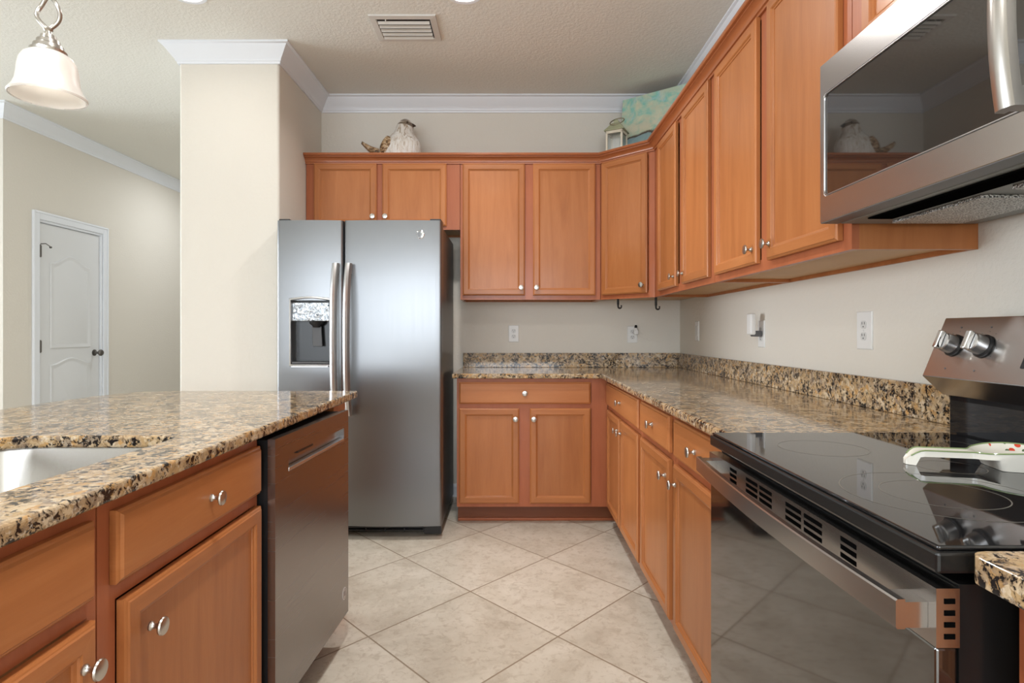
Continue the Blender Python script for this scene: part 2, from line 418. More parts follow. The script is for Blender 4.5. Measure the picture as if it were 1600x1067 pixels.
m = MB(); m.tube([(DX+.004, y0, 1.855), (DX+.03, y0+.02, 1.86), (DX+.045, y0+.055, 1.835)], .004, 8); m.lathe([(.008, 0), (.008, .012)], (DX+.045, y0+.055, 1.835), (-.5, .2, 0), 10)
m.build('door_stop', HINGE, dr)
m = MB(); K = (DX-.012, y1-.065, .98)
m.lathe([(.028, 0), (.028, .006), (.012, .010), (.011, .038), (.018, .044), (.027, .052), (.029, .062), (.022, .072), (.001, .075)], K, (1, 0, 0), 20)
m.build('door_knob', HINGE, dr, smooth=40)

# ------------------------------------------------------------------ cabinets
kb = MB(); kb.lathe([(.0085, 0), (.0085, .003), (.0055, .006), (.0048, .014), (.0075, .019), (.0155, .0215), (.0168, .0245), (.0155, .0275), (.009, .029), (.001, .0295)], (0,0,0), (0,0,1), 24)
tmp = kb.build('knob', NICKEL, None, smooth=40); KNOB = tmp.data; bpy.data.objects.remove(tmp)
def knob(Fr, s_, n, z, parent):
    o = bpy.data.objects.new('knob', KNOB); COL.objects.link(o); o.parent = parent
    N = (Fr(0,1,0)-Fr(0,0,0)); o.rotation_mode = 'QUATERNION'; o.rotation_quaternion = Vector((0,0,1)).rotation_difference(N)
    o.location = Fr(s_, n, z) - wloc(parent)
DT = .020
def nested(Fr, s0, s1, z0, z1, prof, n0=0):
    loops = []
    for ins, n in prof:
        loops.append([Fr(s0+ins, n0+n, z0+ins), Fr(s1-ins, n0+n, z0+ins), Fr(s1-ins, n0+n, z1-ins), Fr(s0+ins, n0+n, z1-ins)])
    return loops
def cab_door(Fr, root, s0, s1, z0, z1, ks=None, kz=None, fw=.047, name='door'):
    m = MB()
    lp = nested(Fr, s0, s1, z0, z1, [(fw, .001), (0, .001), (0, .0145), (.003, .0165), (.0055, .0175), (.008, DT), (fw-.011, DT), (fw-.008, DT-.002), (fw-.006, DT-.0055), (fw-.001, DT-.0075), (fw, DT-.011), (fw, .004)])
    vs = [[m.v(p) for p in l] for l in lp]
    for a, b in zip(vs[:-1], vs[1:]):
        for i in range(4): m.face([a[i], a[(i+1) % 4], b[(i+1) % 4], b[i]], 1 if i in (0, 2) else 0)
    d = m.build(name, [WOOD_V, WOOD_H], root)
    MB().fbox(Fr, s0+fw-.006, s1-fw+.006, .0045, DT-.0105, z0+fw-.006, z1-fw+.006).build('door_panel', WOOD_V, d)
    if ks is not None: knob(Fr, ks, DT, kz, d)
    return d
def cab_drawer(Fr, root, s0, s1, z0, z1, has_knob=True, ks=None):
    m = MB()
    m.rings(nested(Fr, s0, s1, z0, z1, [(0, .001), (0, .012), (.003, .0145), (.006, .0155), (.010, DT)]), True, True)
    d = m.build('drawer_front', WOOD_H, root)
    if has_knob: knob(Fr, (s0+s1)/2 if ks is None else ks, DT, (z0+z1)/2, d)
    return d
def upper(label, Fr, s0, s1, z0, z1, depth, doors, loc_s=None, stile=.045, mid=None, group=None, rstile=None, name='wall_cabinet'):
    L = Fr((s0+s1)/2, -depth/2, z0); root = thing(name, label, 'cabinet', L, group)
    m = MB(); e = .0006
    a, b = s0+e, s1-e
    m.fbox(Fr, a, a+.016, -depth, -.019, z0, z1); m.fbox(Fr, b-.016, b, -depth, -.019, z0, z1)
    m.fbox(Fr, a+.0162, b-.0162, -depth+.0101, -.0191, z1-.016, z1-.0002); m.fbox(Fr, a+.0161, b-.0161, -depth+.0001, -depth+.01, z0+.0002, z1-.0002)
    m.build('cabinet_body', WOOD_V, root)
    MB().fbox(Fr, a+.016, b-.016, -depth+.01, -.019, z0+.014, z0+.028).build('cabinet_bottom', WOOD_L, root)
    m = MB()
    for d in doors: pass
    st = [a] + ([] if mid is None else [mid]) + [b]
    rs = rstile or stile
    m.fbox(Fr, a, a+stile, -.019, 0, z0, z1); m.fbox(Fr, b-rs, b, -.019, 0, z0, z1)
    if mid is not None: m.fbox(Fr, mid-.035, mid+.035, -.019, 0, z0+.04, z1-.05)
    m.fbox(Fr, a+stile, b-rs, -.019, 0, z0, z0+.04, 1); m.fbox(Fr, a+stile, b-rs, -.019, 0, z1-.05, z1, 1)
    m.build('face_frame', [WOOD_F, WOOD_F], root)
    for d in doors: cab_door(Fr, root, *d)
    return root
def base(label, Fr, s0, s1, depth, drawers, doors, z1=.884, notch=False, toe=True, stiles=(.04, .04), mids=(), name='base_cabinet', toe_s=None):
    L = Fr((s0+s1)/2, -depth/2, 0); root = thing(name, label, 'cabinet', L)
    e = .0006; a, b = s0+e, s1-e
    m = MB(); m.fbox(Fr, a, a+.016, -.07 if notch else -depth, -.019, .1, z1); m.fbox(Fr, b-.016, b, -.07 if notch == 1 else -depth, -.019, .1, z1); m.fbox(Fr, a+.0161, b-.0161, -depth+.0001, -depth+.01, .1001, z1-.0001)
    if notch:
        m.fbox(Fr, a, a+.016, -depth, -.07, .1, .66)
        if notch == 1: m.fbox(Fr, b-.016, b, -depth, -.07, .1, .66)
    m.fbox(Fr, a+.0162, b-.0162, -depth+.0101, -.0191, .1001, .116)
    m.build('cabinet_body', WOOD_V, root)
    m = MB(); m.fbox(Fr, a, a+stiles[0], -.019, 0, .105, z1); m.fbox(Fr, b-stiles[1], b, -.019, 0, .105, z1)
    for c in mids: m.fbox(Fr, c-.035, c+.035, -.019, 0, .14, .70)
    m.fbox(Fr, a+stiles[0], b-stiles[1], -.019, 0, z1-.035, z1); m.fbox(Fr, a+stiles[0], b-stiles[1], -.019, 0, .70, .735); m.fbox(Fr, a+stiles[0], b-stiles[1], -.019, 0, .105, .14)
    m.build('face_frame', WOOD_F, root)
    if toe:
        ta, tb = toe_s or (a, b)
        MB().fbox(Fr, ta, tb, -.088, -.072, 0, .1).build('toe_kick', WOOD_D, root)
        MB().fbox(Fr, ta, tb, -.0715, -.060, 0, .018).build('shoe_molding', WOOD_F, root, bevel=.004)
    for d in drawers: cab_drawer(Fr, root, *d)
    for d in doors: cab_door(Fr, root, *d)
    return root

UZ0, UZ1 = 1.375, 2.30
UF, UR = 3.907, .867                   # faces of the back and right upper runs
FB = frame((0, UF, 0), (1,0,0), (0,-1,0))
FR = frame((UR, 0, 0), (0,1,0), (-1,0,0))
upper('short two door maple cabinet above the refrigerator', FB, -1.347, -.340, 1.832, UZ1, .3225, [(-1.292, -.883, 1.855, 2.262, -.905, 1.914), (-.845, -.427, 1.855, 2.262, -.823, 1.914)], mid=-.864, stile=.07, rstile=.11)
upper('tall two door maple wall cabinet right of the refrigerator', FB, -.338, .578, UZ0, UZ1, .3225, [(-.322, .084, 1.403, 2.262, .060, 1.452), (.138, .544, 1.403, 2.262, .160, 1.452)], mid=.111)
upper('maple wall cabinet with two narrow doors beside the angled corner cabinet', FR, 2.552, 3.617, UZ0, UZ1, .3225, [(3.108, 3.497, 1.403, 2.262, 3.135, 1.455), (2.598, 2.995, 1.403, 2.262, 2.968, 1.455)], mid=3.05)
upper('maple wall cabinet with two wide doors next to the microwave', FR, 1.523, 2.550, UZ0, UZ1, .3225, [(2.082, 2.512, 1.403, 2.262, 2.112, 1.455), (1.562, 1.995, 1.403, 2.262, 1.968, 1.455)], mid=2.04)
upper('short maple cabinet above the microwave, cut by the top edge', FR, .752, 1.521, 1.842, UZ1, .3225, [(1.150, 1.455, 1.862, 2.262, 1.175, 1.89), (.815, 1.12, 1.862, 2.262, 1.095, 1.89)], mid=1.135)
# diagonal corner cabinet
A, B_ = Vector((.580, UF, 0)), Vector((UR, 3.618, 0)); S = (B_-A).normalized(); N = Vector((S.y, -S.x, 0)); LEN = (B_-A).length
FD = frame(A, S, N)
root = thing('corner_wall_cabinet', 'single door maple wall cabinet set diagonally in the corner', 'cabinet', (.9, 3.95, UZ0))
fp = [(.5815, UF+.016), (.5815, BW-.002), (RW-.002, BW-.002), (RW-.002, 3.6195), (UR+.016, 3.6195)]
def pr(pts, z0, z1, nm, mt):
    MB().prism(pts, z0, z1).build(nm, mt, root)
m = MB()
m.box(.5815, .594, UF+.021, BW-.002, UZ0, UZ1); m.box(UR+.021, RW-.002, 3.6195, 3.632, UZ0, UZ1)
ins = [(.5815, UF+.030), (.5815, BW-.002), (RW-.002, BW-.002), (RW-.002, 3.6195), (UR+.030, 3.6195)]
m.prism(ins, UZ1-.016, UZ1); m.build('cabinet_body', WOOD_V, root)
MB().prism([(.595, UF+.04), (.595, BW-.003), (RW-.003, BW-.003), (RW-.003, 3.633), (UR+.04, 3.633)], UZ0+.014, UZ0+.028).build('cabinet_bottom', WOOD_L, root)
m = MB(); m.fbox(FD, .001, .040, -.019, 0, UZ0, UZ1); m.fbox(FD, LEN-.045, LEN-.001, -.019, 0, UZ0, UZ1); m.fbox(FD, .04, LEN-.045, -.019, 0, UZ0, UZ0+.04); m.fbox(FD, .04, LEN-.045, -.019, 0, UZ1-.05, UZ1)
m.build('face_frame', WOOD_F, root)
cab_door(FD, root, .018, LEN-.048, 1.403, 2.262, LEN-.075, 1.452)
# cabinet crown
KP = [(.0005, 2.262), (.009, 2.262), (.010, 2.271), (.016, 2.273), (.017, 2.281), (.024, 2.291), (.034, 2.298), (.040, 2.300), (.040, 2.306), (.050, 2.307), (.053, 2.312), (.053, 2.322), (.0005, 2.322)]
def crown_profile(): return KP
o = MB().sweep([(-1.349, UF), (.580, UF), (UR, 3.618), (UR, .753)], KP).build('cabinet_crown_molding', WOOD_C, smooth=30)
tag(o, 'reddish wood crown moulding running along the tops of the wall cabinets', 'molding')

# base cabinets
LB = 3.62; LR = .580
GB = frame((0, LB, 0), (1,0,0), (0,-1,0)); GR = frame((LR, 0, 0), (0,1,0), (-1,0,0))
r0 = base('base cabinet on the back wall with one wide drawer over two doors', GB, -.335, LR, .608, [(-.320, .475, .729, .861)], [(-.320, .043, .128, .703, .021, .640), (.108, .475, .128, .703, .131, .640)], mids=(.076,), stiles=(.03, .10), toe_s=(-.334, LR+.06))
base('base cabinet nearest the inside corner, narrow doors under one drawer', GR, 2.652, 3.600, .608, [(2.680, 3.560, .729, .861, True, 3.10)], [(3.140, 3.545, .128, .703, 3.175, .640), (2.680, 3.108, .128, .703, 3.075, .640)], mids=(3.124,), toe_s=(2.652, 3.69))
base('single door base cabinet in the middle of the right run', GR, 2.112, 2.650, .608, [(2.150, 2.622, .729, .861)], [(2.150, 2.622, .128, .703, 2.185, .640)], stiles=(.035, .035))
base('base cabinet under the right counter touching the range', GR, 1.500, 2.110, .608, [(1.530, 2.080, .729, .861, True, 1.83)], [(1.530, 2.085, .128, .703, 2.045, .640)], stiles=(.035, .035))
GN = frame((.562, 0, 0), (0,1,0), (-1,0,0))
base('base cabinet in the lower right corner, near side of the range', GN, .12, .662, .626, [(.16, .632, .729, .861)], [(.16, .632, .128, .703, .19, .640)])

# counter tops
def slab(name, outer, z0, z1, hole=None, bev=.007, parent=None, mat=None):
    bm = bmesh.new()
    def loop(pts):
        vs = [bm.verts.new((x, y, z1)) for x, y in pts]
        return [bm.edges.new((vs[i], vs[(i+1) % len(vs)])) for i in range(len(vs))]
    ed = loop(outer)
    if hole: ed += loop(hole)
    bmesh.ops.triangle_fill(bm, edges=ed, use_beauty=True)
    r = bmesh.ops.extrude_face_region(bm, geom=list(bm.faces))
    bmesh.ops.translate(bm, verts=[g for g in r['geom'] if isinstance(g, bmesh.types.BMVert)], vec=(0, 0, z0-z1))
    bmesh.ops.recalc_face_normals(bm, faces=bm.faces)
    if parent: bmesh.ops.translate(bm, verts=bm.verts, vec=-wloc(parent))
    me = bpy.data.meshes.new(name); bm.to_mesh(me); bm.free(); me.materials.append(mat or GRANITE)
    o = bpy.data.objects.new(name, me); COL.objects.link(o); o.parent = parent
    b = o.modifiers.new('bevel', 'BEVEL'); b.width = bev; b.segments = 3; b.limit_method = 'ANGLE'; b.angle_limit = R(40)
    return o
def arc(cx, cy, r, a0, a1, n=8): return [(cx+r*math.cos(R(a0+(a1-a0)*i/n)), cy+r*math.sin(R(a0+(a1-a0)*i/n))) for i in range(n+1)]
ct = thing('countertop', 'L shaped speckled granite countertop along the back and right walls', 'countertop', (.5, 3.9, .884))
slab('counter_slab', [(-.360, BW-.001), (-.360, 3.572), (.52, 3.572)] + arc(.52, 3.562, .01, 90, 0, 4)[0:0] + [(.531, 3.572), (.531, 1.473), (RW-.001, 1.473), (RW-.001, BW-.001)], .8845, .914, parent=ct)
MB().box(-.345, RW-.022, BW-.021, BW-.0005, .9145, 1.016).build('backsplash', GRANITE, ct, bevel=.002)
MB().box(RW-.021, RW-.0005, 1.474, BW-.0005, .9145, 1.016).build('backsplash', GRANITE, ct, bevel=.002)
cn = thing('countertop', 'granite counter corner at the lower right, near side of the range', 'countertop', (.85, .4, .884))
slab('counter_slab', arc(.535, .655, .022, 180, 90, 4) + [(RW-.001, .677), (RW-.001, .10), (.513, .10)], .8845, .916, parent=cn)
MB().box(RW-.021, RW-.0005, .10, .66, .9165, 1.016).build('backsplash', GRANITE, cn, bevel=.002)

# ------------------------------------------------------------------ island
IF = -.690
GI = frame((IF, 0, 0), (0,1,0), (1,0,0))
base('island cabinet at the lower left under the sink', GI, .060, .990, .60, [(.10, .510, .731, .858, False), (.545, .968, .731, .858, False)], [(.10, .510, .128, .697, .475, .62), (.545, .968, .128, .697, .935, .635)], mids=(.528,), stiles=(.04, .02), name='sink_cabinet', notch=1)
base('island cabinet with a drawer over one door left of the dishwasher', GI, .992, 1.615, .60, [(1.022, 1.605, .731, .858, True, 1.33)], [(1.040, 1.605, .128, .697, 1.105, .620)], stiles=(.045, .012), notch=2)
# frame pieces around the dishwasher and island end
ie = thing('island_end_panel', 'maple end panel and back of the island beyond the dishwasher', 'panel', (-1.0, 2.40, 0))
m = MB(); m.box(-1.29, IF, 2.31, 2.47, .0, .884); m.build('end_panel', WOOD_V, ie, bevel=.002)
m = MB(); m.box(-1.32, -1.293, .06, 2.47, .0, .884); m.build('back_panel', WOOD_V, ie, bevel=.002)
it = thing('countertop', 'granite island countertop with rounded far corner around the sink', 'countertop', (-1.15, 1.2, .884))
outer = [(-.657, -.35), (-.657, 2.54), (-1.44, 2.54), (-1.53, 2.50), (-1.60, 2.42), (-1.635, 2.30), (-1.65, 2.1), (-1.65, -.35)]
hole = [(-.795, .66)] + [(-.795, 1.38)] + arc(-.845, 1.388, .05, 0, 90, 5)[1:] + [(-1.10, 1.438)] + arc(-1.12, 1.298, .14, 90, 180, 6) + arc(-1.12, .80, .14, 180, 270, 6) + [(-.845, .66)]
slab('counter_slab', outer, .8845, .914, hole, bev=.006, parent=it)
# sink
sk = thing('sink', 'stainless steel undermount sink in the granite island', 'sink', (-1.03, 1.05, .68))
def rrect(x0, x1, y0, y1, r, z, n=6):
    p = arc(x1-r, y1-r, r, 0, 90, n) + arc(x0+r, y1-r, r, 90, 180, n) + arc(x0+r, y0+r, r, 180, 270, n) + arc(x1-r, y0+r, r, 270, 360, n)
    return [(x, y, z) for x, y in p]
m = MB()
x0, x1, y0_, y1_ = -1.272, -.783, .648, 1.450
m.rings([rrect(x0-.02, x1+.02, y0_-.02, y1_+.02, .12, .8795), rrect(x0-.02, x1+.02, y0_-.02, y1_+.02, .12, .8835), rrect(x0, x1, y0_, y1_, .11, .8835), rrect(x0+.002, x1-.002, y0_+.002, y1_-.002, .11, .877),
         rrect(x0+.012, x1-.012, y0_+.012, y1_-.012, .10, .71), rrect(x0+.022, x1-.022, y0_+.022, y1_-.022, .09, .69), rrect(x0+.05, x1-.05, y0_+.05, y1_-.05, .08, .682)], False, True)
m.rings([rrect(x0-.02, x1+.02, y0_-.02, y1_+.02, .12, .8795), rrect(x0-.004, x1+.004, y0_-.004, y1_+.004, .115, .8785), rrect(x0+.006, x1-.006, y0_+.006, y1_-.006, .105, .708), rrect(x0+.05, x1-.05, y0_+.05, y1_-.05, .08, .676)], False, True)
m.build('basin', STEEL_S, sk, smooth=40)
MB().lathe([(.045, 0), (.045, .003), (.035, .004), (.033, .001), (.001, .001)], (-1.03, 1.05, .6825), seg=24).build('drain', CHROME, sk, smooth=40)

# dishwasher, set slightly askew in its bay
dw = thing('dishwasher', 'dark stainless dishwasher built into the island', 'dishwasher', (-.95, 1.92, 0))
D0, D1 = Vector((-.643, 1.622, 0)), Vector((-.613, 2.236, 0))
SD = (D1-D0).normalized(); ND = Vector((SD.y, -SD.x, 0)); DL = (D1-D0).length
FW = frame(D0, SD, ND)
MB().fbox(FW, .008, DL-.008, -.56, -.022, .11, .868).build('tub_body', BLACKP, dw)
m = MB()
pk0, pk1, pz0, pz1 = .085, DL-.05, .765, .812      # pocket handle recess
def g(s0, s1, z0, z1): m.fbox(FW, s0, s1, -.021, 0, z0, z1)
g(0, DL, .12, pz0); g(0, DL, pz1, .872); g(0, pk0, pz0, pz1); g(pk1, DL, pz0, pz1); m.fbox(FW, pk0, pk1, -.021, -.018, pz0, pz1)
m.build('door', STEEL_DK, dw)
d_ = [o for o in COL.objects if o.parent == dw and o.name.startswith('door')][0]
MB().fbox(FW, pk0+.001, pk1-.001, -.0175, .0015, pz0+.0005, pz0+.011).build('pocket_handle', STEEL_H, d_, bevel=.002)
MB().fbox(FW, pk0+.08, pk0+.20, -.017, -.006, pz1-.010, pz1-.002).build('handle_latch', BLACKP, d_)
MB().fbox(FW, .01, DL-.01, -.10, -.085, .0, .105).build('toe_panel', BLACKP, dw)
m = MB(); m.lathe([(.022, 0), (.022, .0008)], FW(DL-.045, .0002, .205), ND, 28); m.build('round_sticker', PLASTW, d_)
m = MB(); c0 = FW(DL-.045, .0012, .205)
m.tube([c0 + SD*(.017*math.cos(2*math.pi*i/24)) + Vector((0,0,.017*math.sin(2*math.pi*i/24))) for i in range(24)], .0007, 6, True)
for k in (-1, 0, 1): m.tube([c0 + Vector((0,0,k*.006)) - SD*.009, c0 + Vector((0,0,k*.006)) + SD*.009], .0012, 6)
m.build('sticker_print', GREYP, d_)

# ------------------------------------------------------------------ refrigerator
fr = thing('refrigerator', 'stainless steel side by side refrigerator with ice dispenser', 'refrigerator', (-.855, 3.7, 0))
MB().box(-1.310, -.400, 3.412, 4.07, .055, 1.765).build('case', FRSIDE, fr, bevel=.006)
def fdoor(x0, x1, xl, xr, hole=None, name='door', label=None):
    """curved door; bulges towards the room over the whole width xl..xr"""
    yb, z0, z1 = 3.405, .078, 1.788
    def yf(x):
        t = (x-(xl+xr)/2)/((xr-xl)/2); y = 3.330 + .012*t*t
        e = min(x-x0, x1-x); r = .014
        if e < r: y += r - math.sqrt(max(0, r*r-(r-e)**2))
        return y
    xs = [x0+a for a in (0, .001, .003, .006, .010, .014)] + [x1-a for a in (0, .001, .003, .006, .010, .014)]
    k = 24; xs += [x0+.014+(x1-x0-.028)*i/k for i in range(1, k)]
    if hole: xs = [x for x in xs if abs(x-hole[0]) > .004 and abs(x-hole[1]) > .004] + [hole[0], hole[1]]
    xs = sorted(set(round(x, 5) for x in xs)); zs = [z0, z1] if not hole else [z0, hole[2], hole[3], z1]
    m = MB(); G = {}
    for i, x in enumerate(xs):
        for j, z in enumerate(zs): G[i, j] = m.v((x, yf(x), z))
    for i in range(len(xs)-1):
        for j in range(len(zs)-1):
            if hole and j == 1 and hole[0]-1e-6 <= xs[i] and xs[i+1] <= hole[1]+1e-6: continue
            m.face([G[i, j], G[i+1, j], G[i+1, j+1], G[i, j+1]])
    for zz in (z0, z1):
        j = 0 if zz == z0 else len(zs)-1
        m.face([G[i, j] for i in range(len(xs))] + [m.v((x1, yb, zz)), m.v((x0, yb, zz))])
    for x, i in ((x0, 0), (x1, len(xs)-1)):
        m.face([G[i, j] for j in range(len(zs))] + [m.v((x, yb, z1)), m.v((x, yb, z0))])
    m.face([m.v((x0, yb, z0)), m.v((x1, yb, z0)), m.v((x1, yb, z1)), m.v((x0, yb, z1))])
    return m.build(name, STEEL, fr, smooth=40, label=label)
HO = (-1.231, -1.017, .985, 1.340)
fz = fdoor(-1.317, -.946, -1.317, -.946, HO, 'freezer_door', 'left freezer door with dispenser')
fd = fdoor(-.938, -.393, -.938, -.393, None, 'refrigerator_door', 'wide right refrigerator door')
def fhandle(xc, door):
    m = MB(); n = 20; loops = []
    for i in range(n+1):
        t = i/n; z = .700 + (1.545-.700)*t
        y = 3.262 + .040*(2*t-1)**4 - .014*(1-(2*t-1)**2)
        w_ = .0205; d = .016
        loops.append([(xc-w_, y+.010, z), (xc-w_*.55, y-d*.6, z), (xc+.0, y-d, z), (xc+w_*.55, y-d*.6, z), (xc+w_, y+.010, z), (xc+w_*.6, y+.018, z), (xc-w_*.6, y+.018, z)])
    m.rings(loops)
    m.box(xc-.012, xc+.012, 3.302, 3.345, 1.49, 1.54); m.box(xc-.012, xc+.012, 3.302, 3.345, .705, .755)
    m.build('handle', STEEL_H, door, smooth=35)
fhandle(-.977, fz); fhandle(-.906, fd)
# dispenser
m = MB()
def drect(ins, y, n=6):
    a0, a1, b0, b1 = HO[0]+ins, HO[1]-ins, HO[2]+ins, HO[3]-ins
    pts = [(a0, y, b0), (a1, y, b0)]
    for i in range(n+1):
        t = i/n; pts.append((a1+(a0-a1)*t, y, b1 + .012*math.sin(math.pi*t)))
    return pts
m.rings([drect(-.012, 3.336), drect(-.010, 3.326), drect(-.002, 3.324), drect(.002, 3.332), drect(.003, 3.398)], False, False)
m.build('dispenser_frame', GREYP if False else STEEL_H, fz, smooth=40)
m = MB(); m.box(HO[0]+.001, HO[1]-.001, 3.396, 3.402, HO[2], 1.35)
m.build('dispenser_cavity', BLACKE, fz)
MB().box(HO[0]+.004, HO[1]-.004, 3.334, 3.395, 1.225, 1.328).build('dispenser_control_panel', FOIL, fz, bevel=.003)
m = MB(); m.lathe([(.042, 0), (.040, -.012), (.024, -.026), (.020, -.035)], (-1.100, 3.365, 1.224), (0,0,1), 20); m.build('ice_chute', BLACKP, fz, smooth=40)
m = MB(); m.extr([(-1.128, 3.362, 1.195), (-1.075, 3.362, 1.195), (-1.068, 3.362, 1.082), (-1.122, 3.362, 1.082)], (0, .012, 0)); m.build('dispenser_paddle', GREYP, fz, bevel=.003)
MB().box(HO[0]+.004, HO[1]-.004, 3.326, 3.395, HO[2]+.002, HO[2]+.012).build('drip_tray', GREYP, fz, bevel=.002)
m = MB(); m.extr([(HO[0]+.004, 3.332, HO[2]-.004), (HO[1]-.004, 3.332, HO[2]-.004), (HO[1]-.004, 3.316, HO[2]-.010), (HO[0]+.004, 3.316, HO[2]-.010)], (0, 0, -.008)); m.build('dispenser_lip', STEEL_H, fz, bevel=.002)
# round maker emblem
m = MB(); m.lathe([(.0235, 0), (.0235, .003), (.021, .0045), (.0195, .003), (.001, .003)], (-.512, 3.337, 1.708), (0,-1,0), 32); em = m.build('round_emblem', CHROME, fd, smooth=30)
text_obj('GE', .024, 'emblem_letters', GREYP, Matrix.Translation((-.512, 3.3332, 1.708)) @ Matrix.Rotation(R(90), 4, 'X'), em)
# base grille, hinge caps, feet
m = MB(); m.box(-1.30, -.41, 3.45, 3.47, .018, .072)
for k in range(3): m.box(-1.30, -.50, 3.425, 3.45, .024+.016*k, .031+.016*k)
for k in range(8): m.box(-1.28+k*.11, -1.274+k*.11, 3.423, 3.45, .02, .07)
m.box(-.50, -.405, 3.41, 3.45, .012, .068)
m.build('base_grille', BLACKP, fr)
m = MB(); m.box(-1.312, -1.25, 3.36, 3.48, 1.789, 1.800); m.build('hinge_cover', BLACKP, fr, bevel=.003)
m = MB(); m.box(-.462, -.400, 3.36, 3.48, 1.789, 1.800); m.build('hinge_cover', BLACKP, fr, bevel=.003)
for x in (-1.27, -.44):
    for y in (3.47, 4.0): MB().lathe([(.02, 0), (.02, .03), (.012, .03), (.012, .056)], (x, y, 0), seg=14).build('foot', BLACKP, fr)

# ------------------------------------------------------------------ range
Y0, Y1, XF = .684, 1.420, .487
ZT = .9175; Y1 = 1.470
# the counter and cabinet beside it end where the range begins
rg = thing('range', 'electric range with black glass cooktop and stainless front handle', 'range', (.83, 1.08, 0))
MB().box(.515, 1.165, Y0+.004, Y1-.004, .04, .873).build('oven_body', BLACKE, rg)
m = MB(); 
m.box(XF, 1.165, Y0, Y1, .886, ZT-.006); m.build('cooktop_rim', BLACKE, rg, bevel=.004)
cg = MB().box(XF+.004, 1.06, Y0+.004, Y1-.004, ZT-.0058, ZT).build('cooktop_glass', BLACKG, rg, bevel=.0025, seg=3)
def ring(x, y, r, w_=.0016):
    m = MB(); n = 72
    a = [(x+(r-w_)*math.cos(2*math.pi*i/n), y+(r-w_)*math.sin(2*math.pi*i/n), ZT+.0002) for i in range(n)]
    b = [(x+r*math.cos(2*math.pi*i/n), y+r*math.sin(2*math.pi*i/n), ZT+.0002) for i in range(n)]
    m.rings([a, b], False, False); m.build('burner_ring', RING, cg)
ring(.655, .91, .138); ring(.655, .91, .083); ring(.66, 1.27, .088); ring(.93, 1.31, .075); ring(.93, .88, .088); ring(.80, 1.09, .055)
for x in (.515, 1.13):
    for y in (Y0+.05, Y1-.05): MB().lathe([(.018, 0), (.018, .04)], (x+.02, y, 0), seg=12).build('foot', BLACKP, rg)
# oven door: steel band, glass, handle
od = MB().box(XF+.001, .513, Y0+.003, Y1-.003, .215, .800).build('oven_door', OVENG, rg, bevel=.003)
bandr = MB()
BX0, BX1, BZ0, BZ1 = XF-.001, .513, .802, .870
# band front with slots, cut as a grid
def slots():
    out = []
    L = Y1-Y0; 
    for b_, a_ in ((1.333, 1.292), (1.242, 1.182), (1.175, 1.117), (1.062, 1.004), (.995, .936), (.884, .842)):
        for k in range(3): out.append((a_, b_, .832+k*.0118, .8395+k*.0118))
    return out
SL = slots()
ys = sorted(set([Y0, Y1] + [round(v, 5) for s_ in SL for v in s_[:2]])); zs = sorted(set([BZ0, BZ1] + [round(v, 5) for s_ in SL for v in s_[2:]]))
def insl(a, b): return any(s_[0] < a < s_[1] and s_[2] < b < s_[3] for s_ in SL)
m = bandr
for i in range(len(ys)-1):
    for j in range(len(zs)-1):
        cyy, czz = (ys[i]+ys[i+1])/2, (zs[j]+zs[j+1])/2
        q = [(BX0, ys[i], zs[j]), (BX0, ys[i+1], zs[j]), (BX0, ys[i+1], zs[j+1]), (BX0, ys[i], zs[j+1])]
        if insl(cyy, czz):
            q2 = [(BX0+.0012, b_, c_) for a_, b_, c_ in q]
            m.rings([q, q2], False, False)
        else: m.face([m.v(p) for p in q])
m.face([m.v(p) for p in ((BX0, Y0, BZ1), (BX1, Y0, BZ1), (BX1, Y1, BZ1), (BX0, Y1, BZ1))])
m.face([m.v(p) for p in ((BX0, Y0, BZ0), (BX1, Y0, BZ0), (BX1, Y1, BZ0), (BX0, Y1, BZ0))])
for y in (Y0, Y1): m.face([m.v(p) for p in ((BX0, y, BZ0), (BX1, y, BZ0), (BX1, y, BZ1), (BX0, y, BZ1))])
bd = m.build('vented_band', STEEL_R, od)
for s_ in SL: MB().box(BX0+.0013, BX0+.005, s_[0], s_[1], s_[2], s_[3]).build('vent_slot', DARK, bd)
for k in range(4): MB().box(BX0+.009, BX0+.0215, Y0-.0006, Y0+.001, .812+k*.0135, .818+k*.0135).build('vent_slot', DARK, bd)
m = MB(); n = 24; loops = []
HY0, HY1 = .697, 1.452
for i in range(n+1):
    t = i/n; y = HY0+(HY1-HY0)*t; x = .448 - .014*(1-(2*t-1)**2)
    z0 = .817 + .010*t; z1 = z0+.035
    loops.append([(x, y, z0+.002), (x, y, z1-.002), (x+.002, y, z1), (x+.011, y, z1), (x+.011, y, z0), (x+.002, y, z0)])
m.rings(loops); 
for y in (HY0+.0006, HY1-.0356): m.box(.4592, BX0-.0002, y, y+.035, .8185+.01*(y > 1), .8485+.01*(y > 1))
m.build('oven_handle', STEEL_R, od, smooth=20)
MB().box(XF+.001, .513, Y0+.003, Y1-.003, .05, .208).build('storage_drawer', BLACKE, rg, bevel=.003)
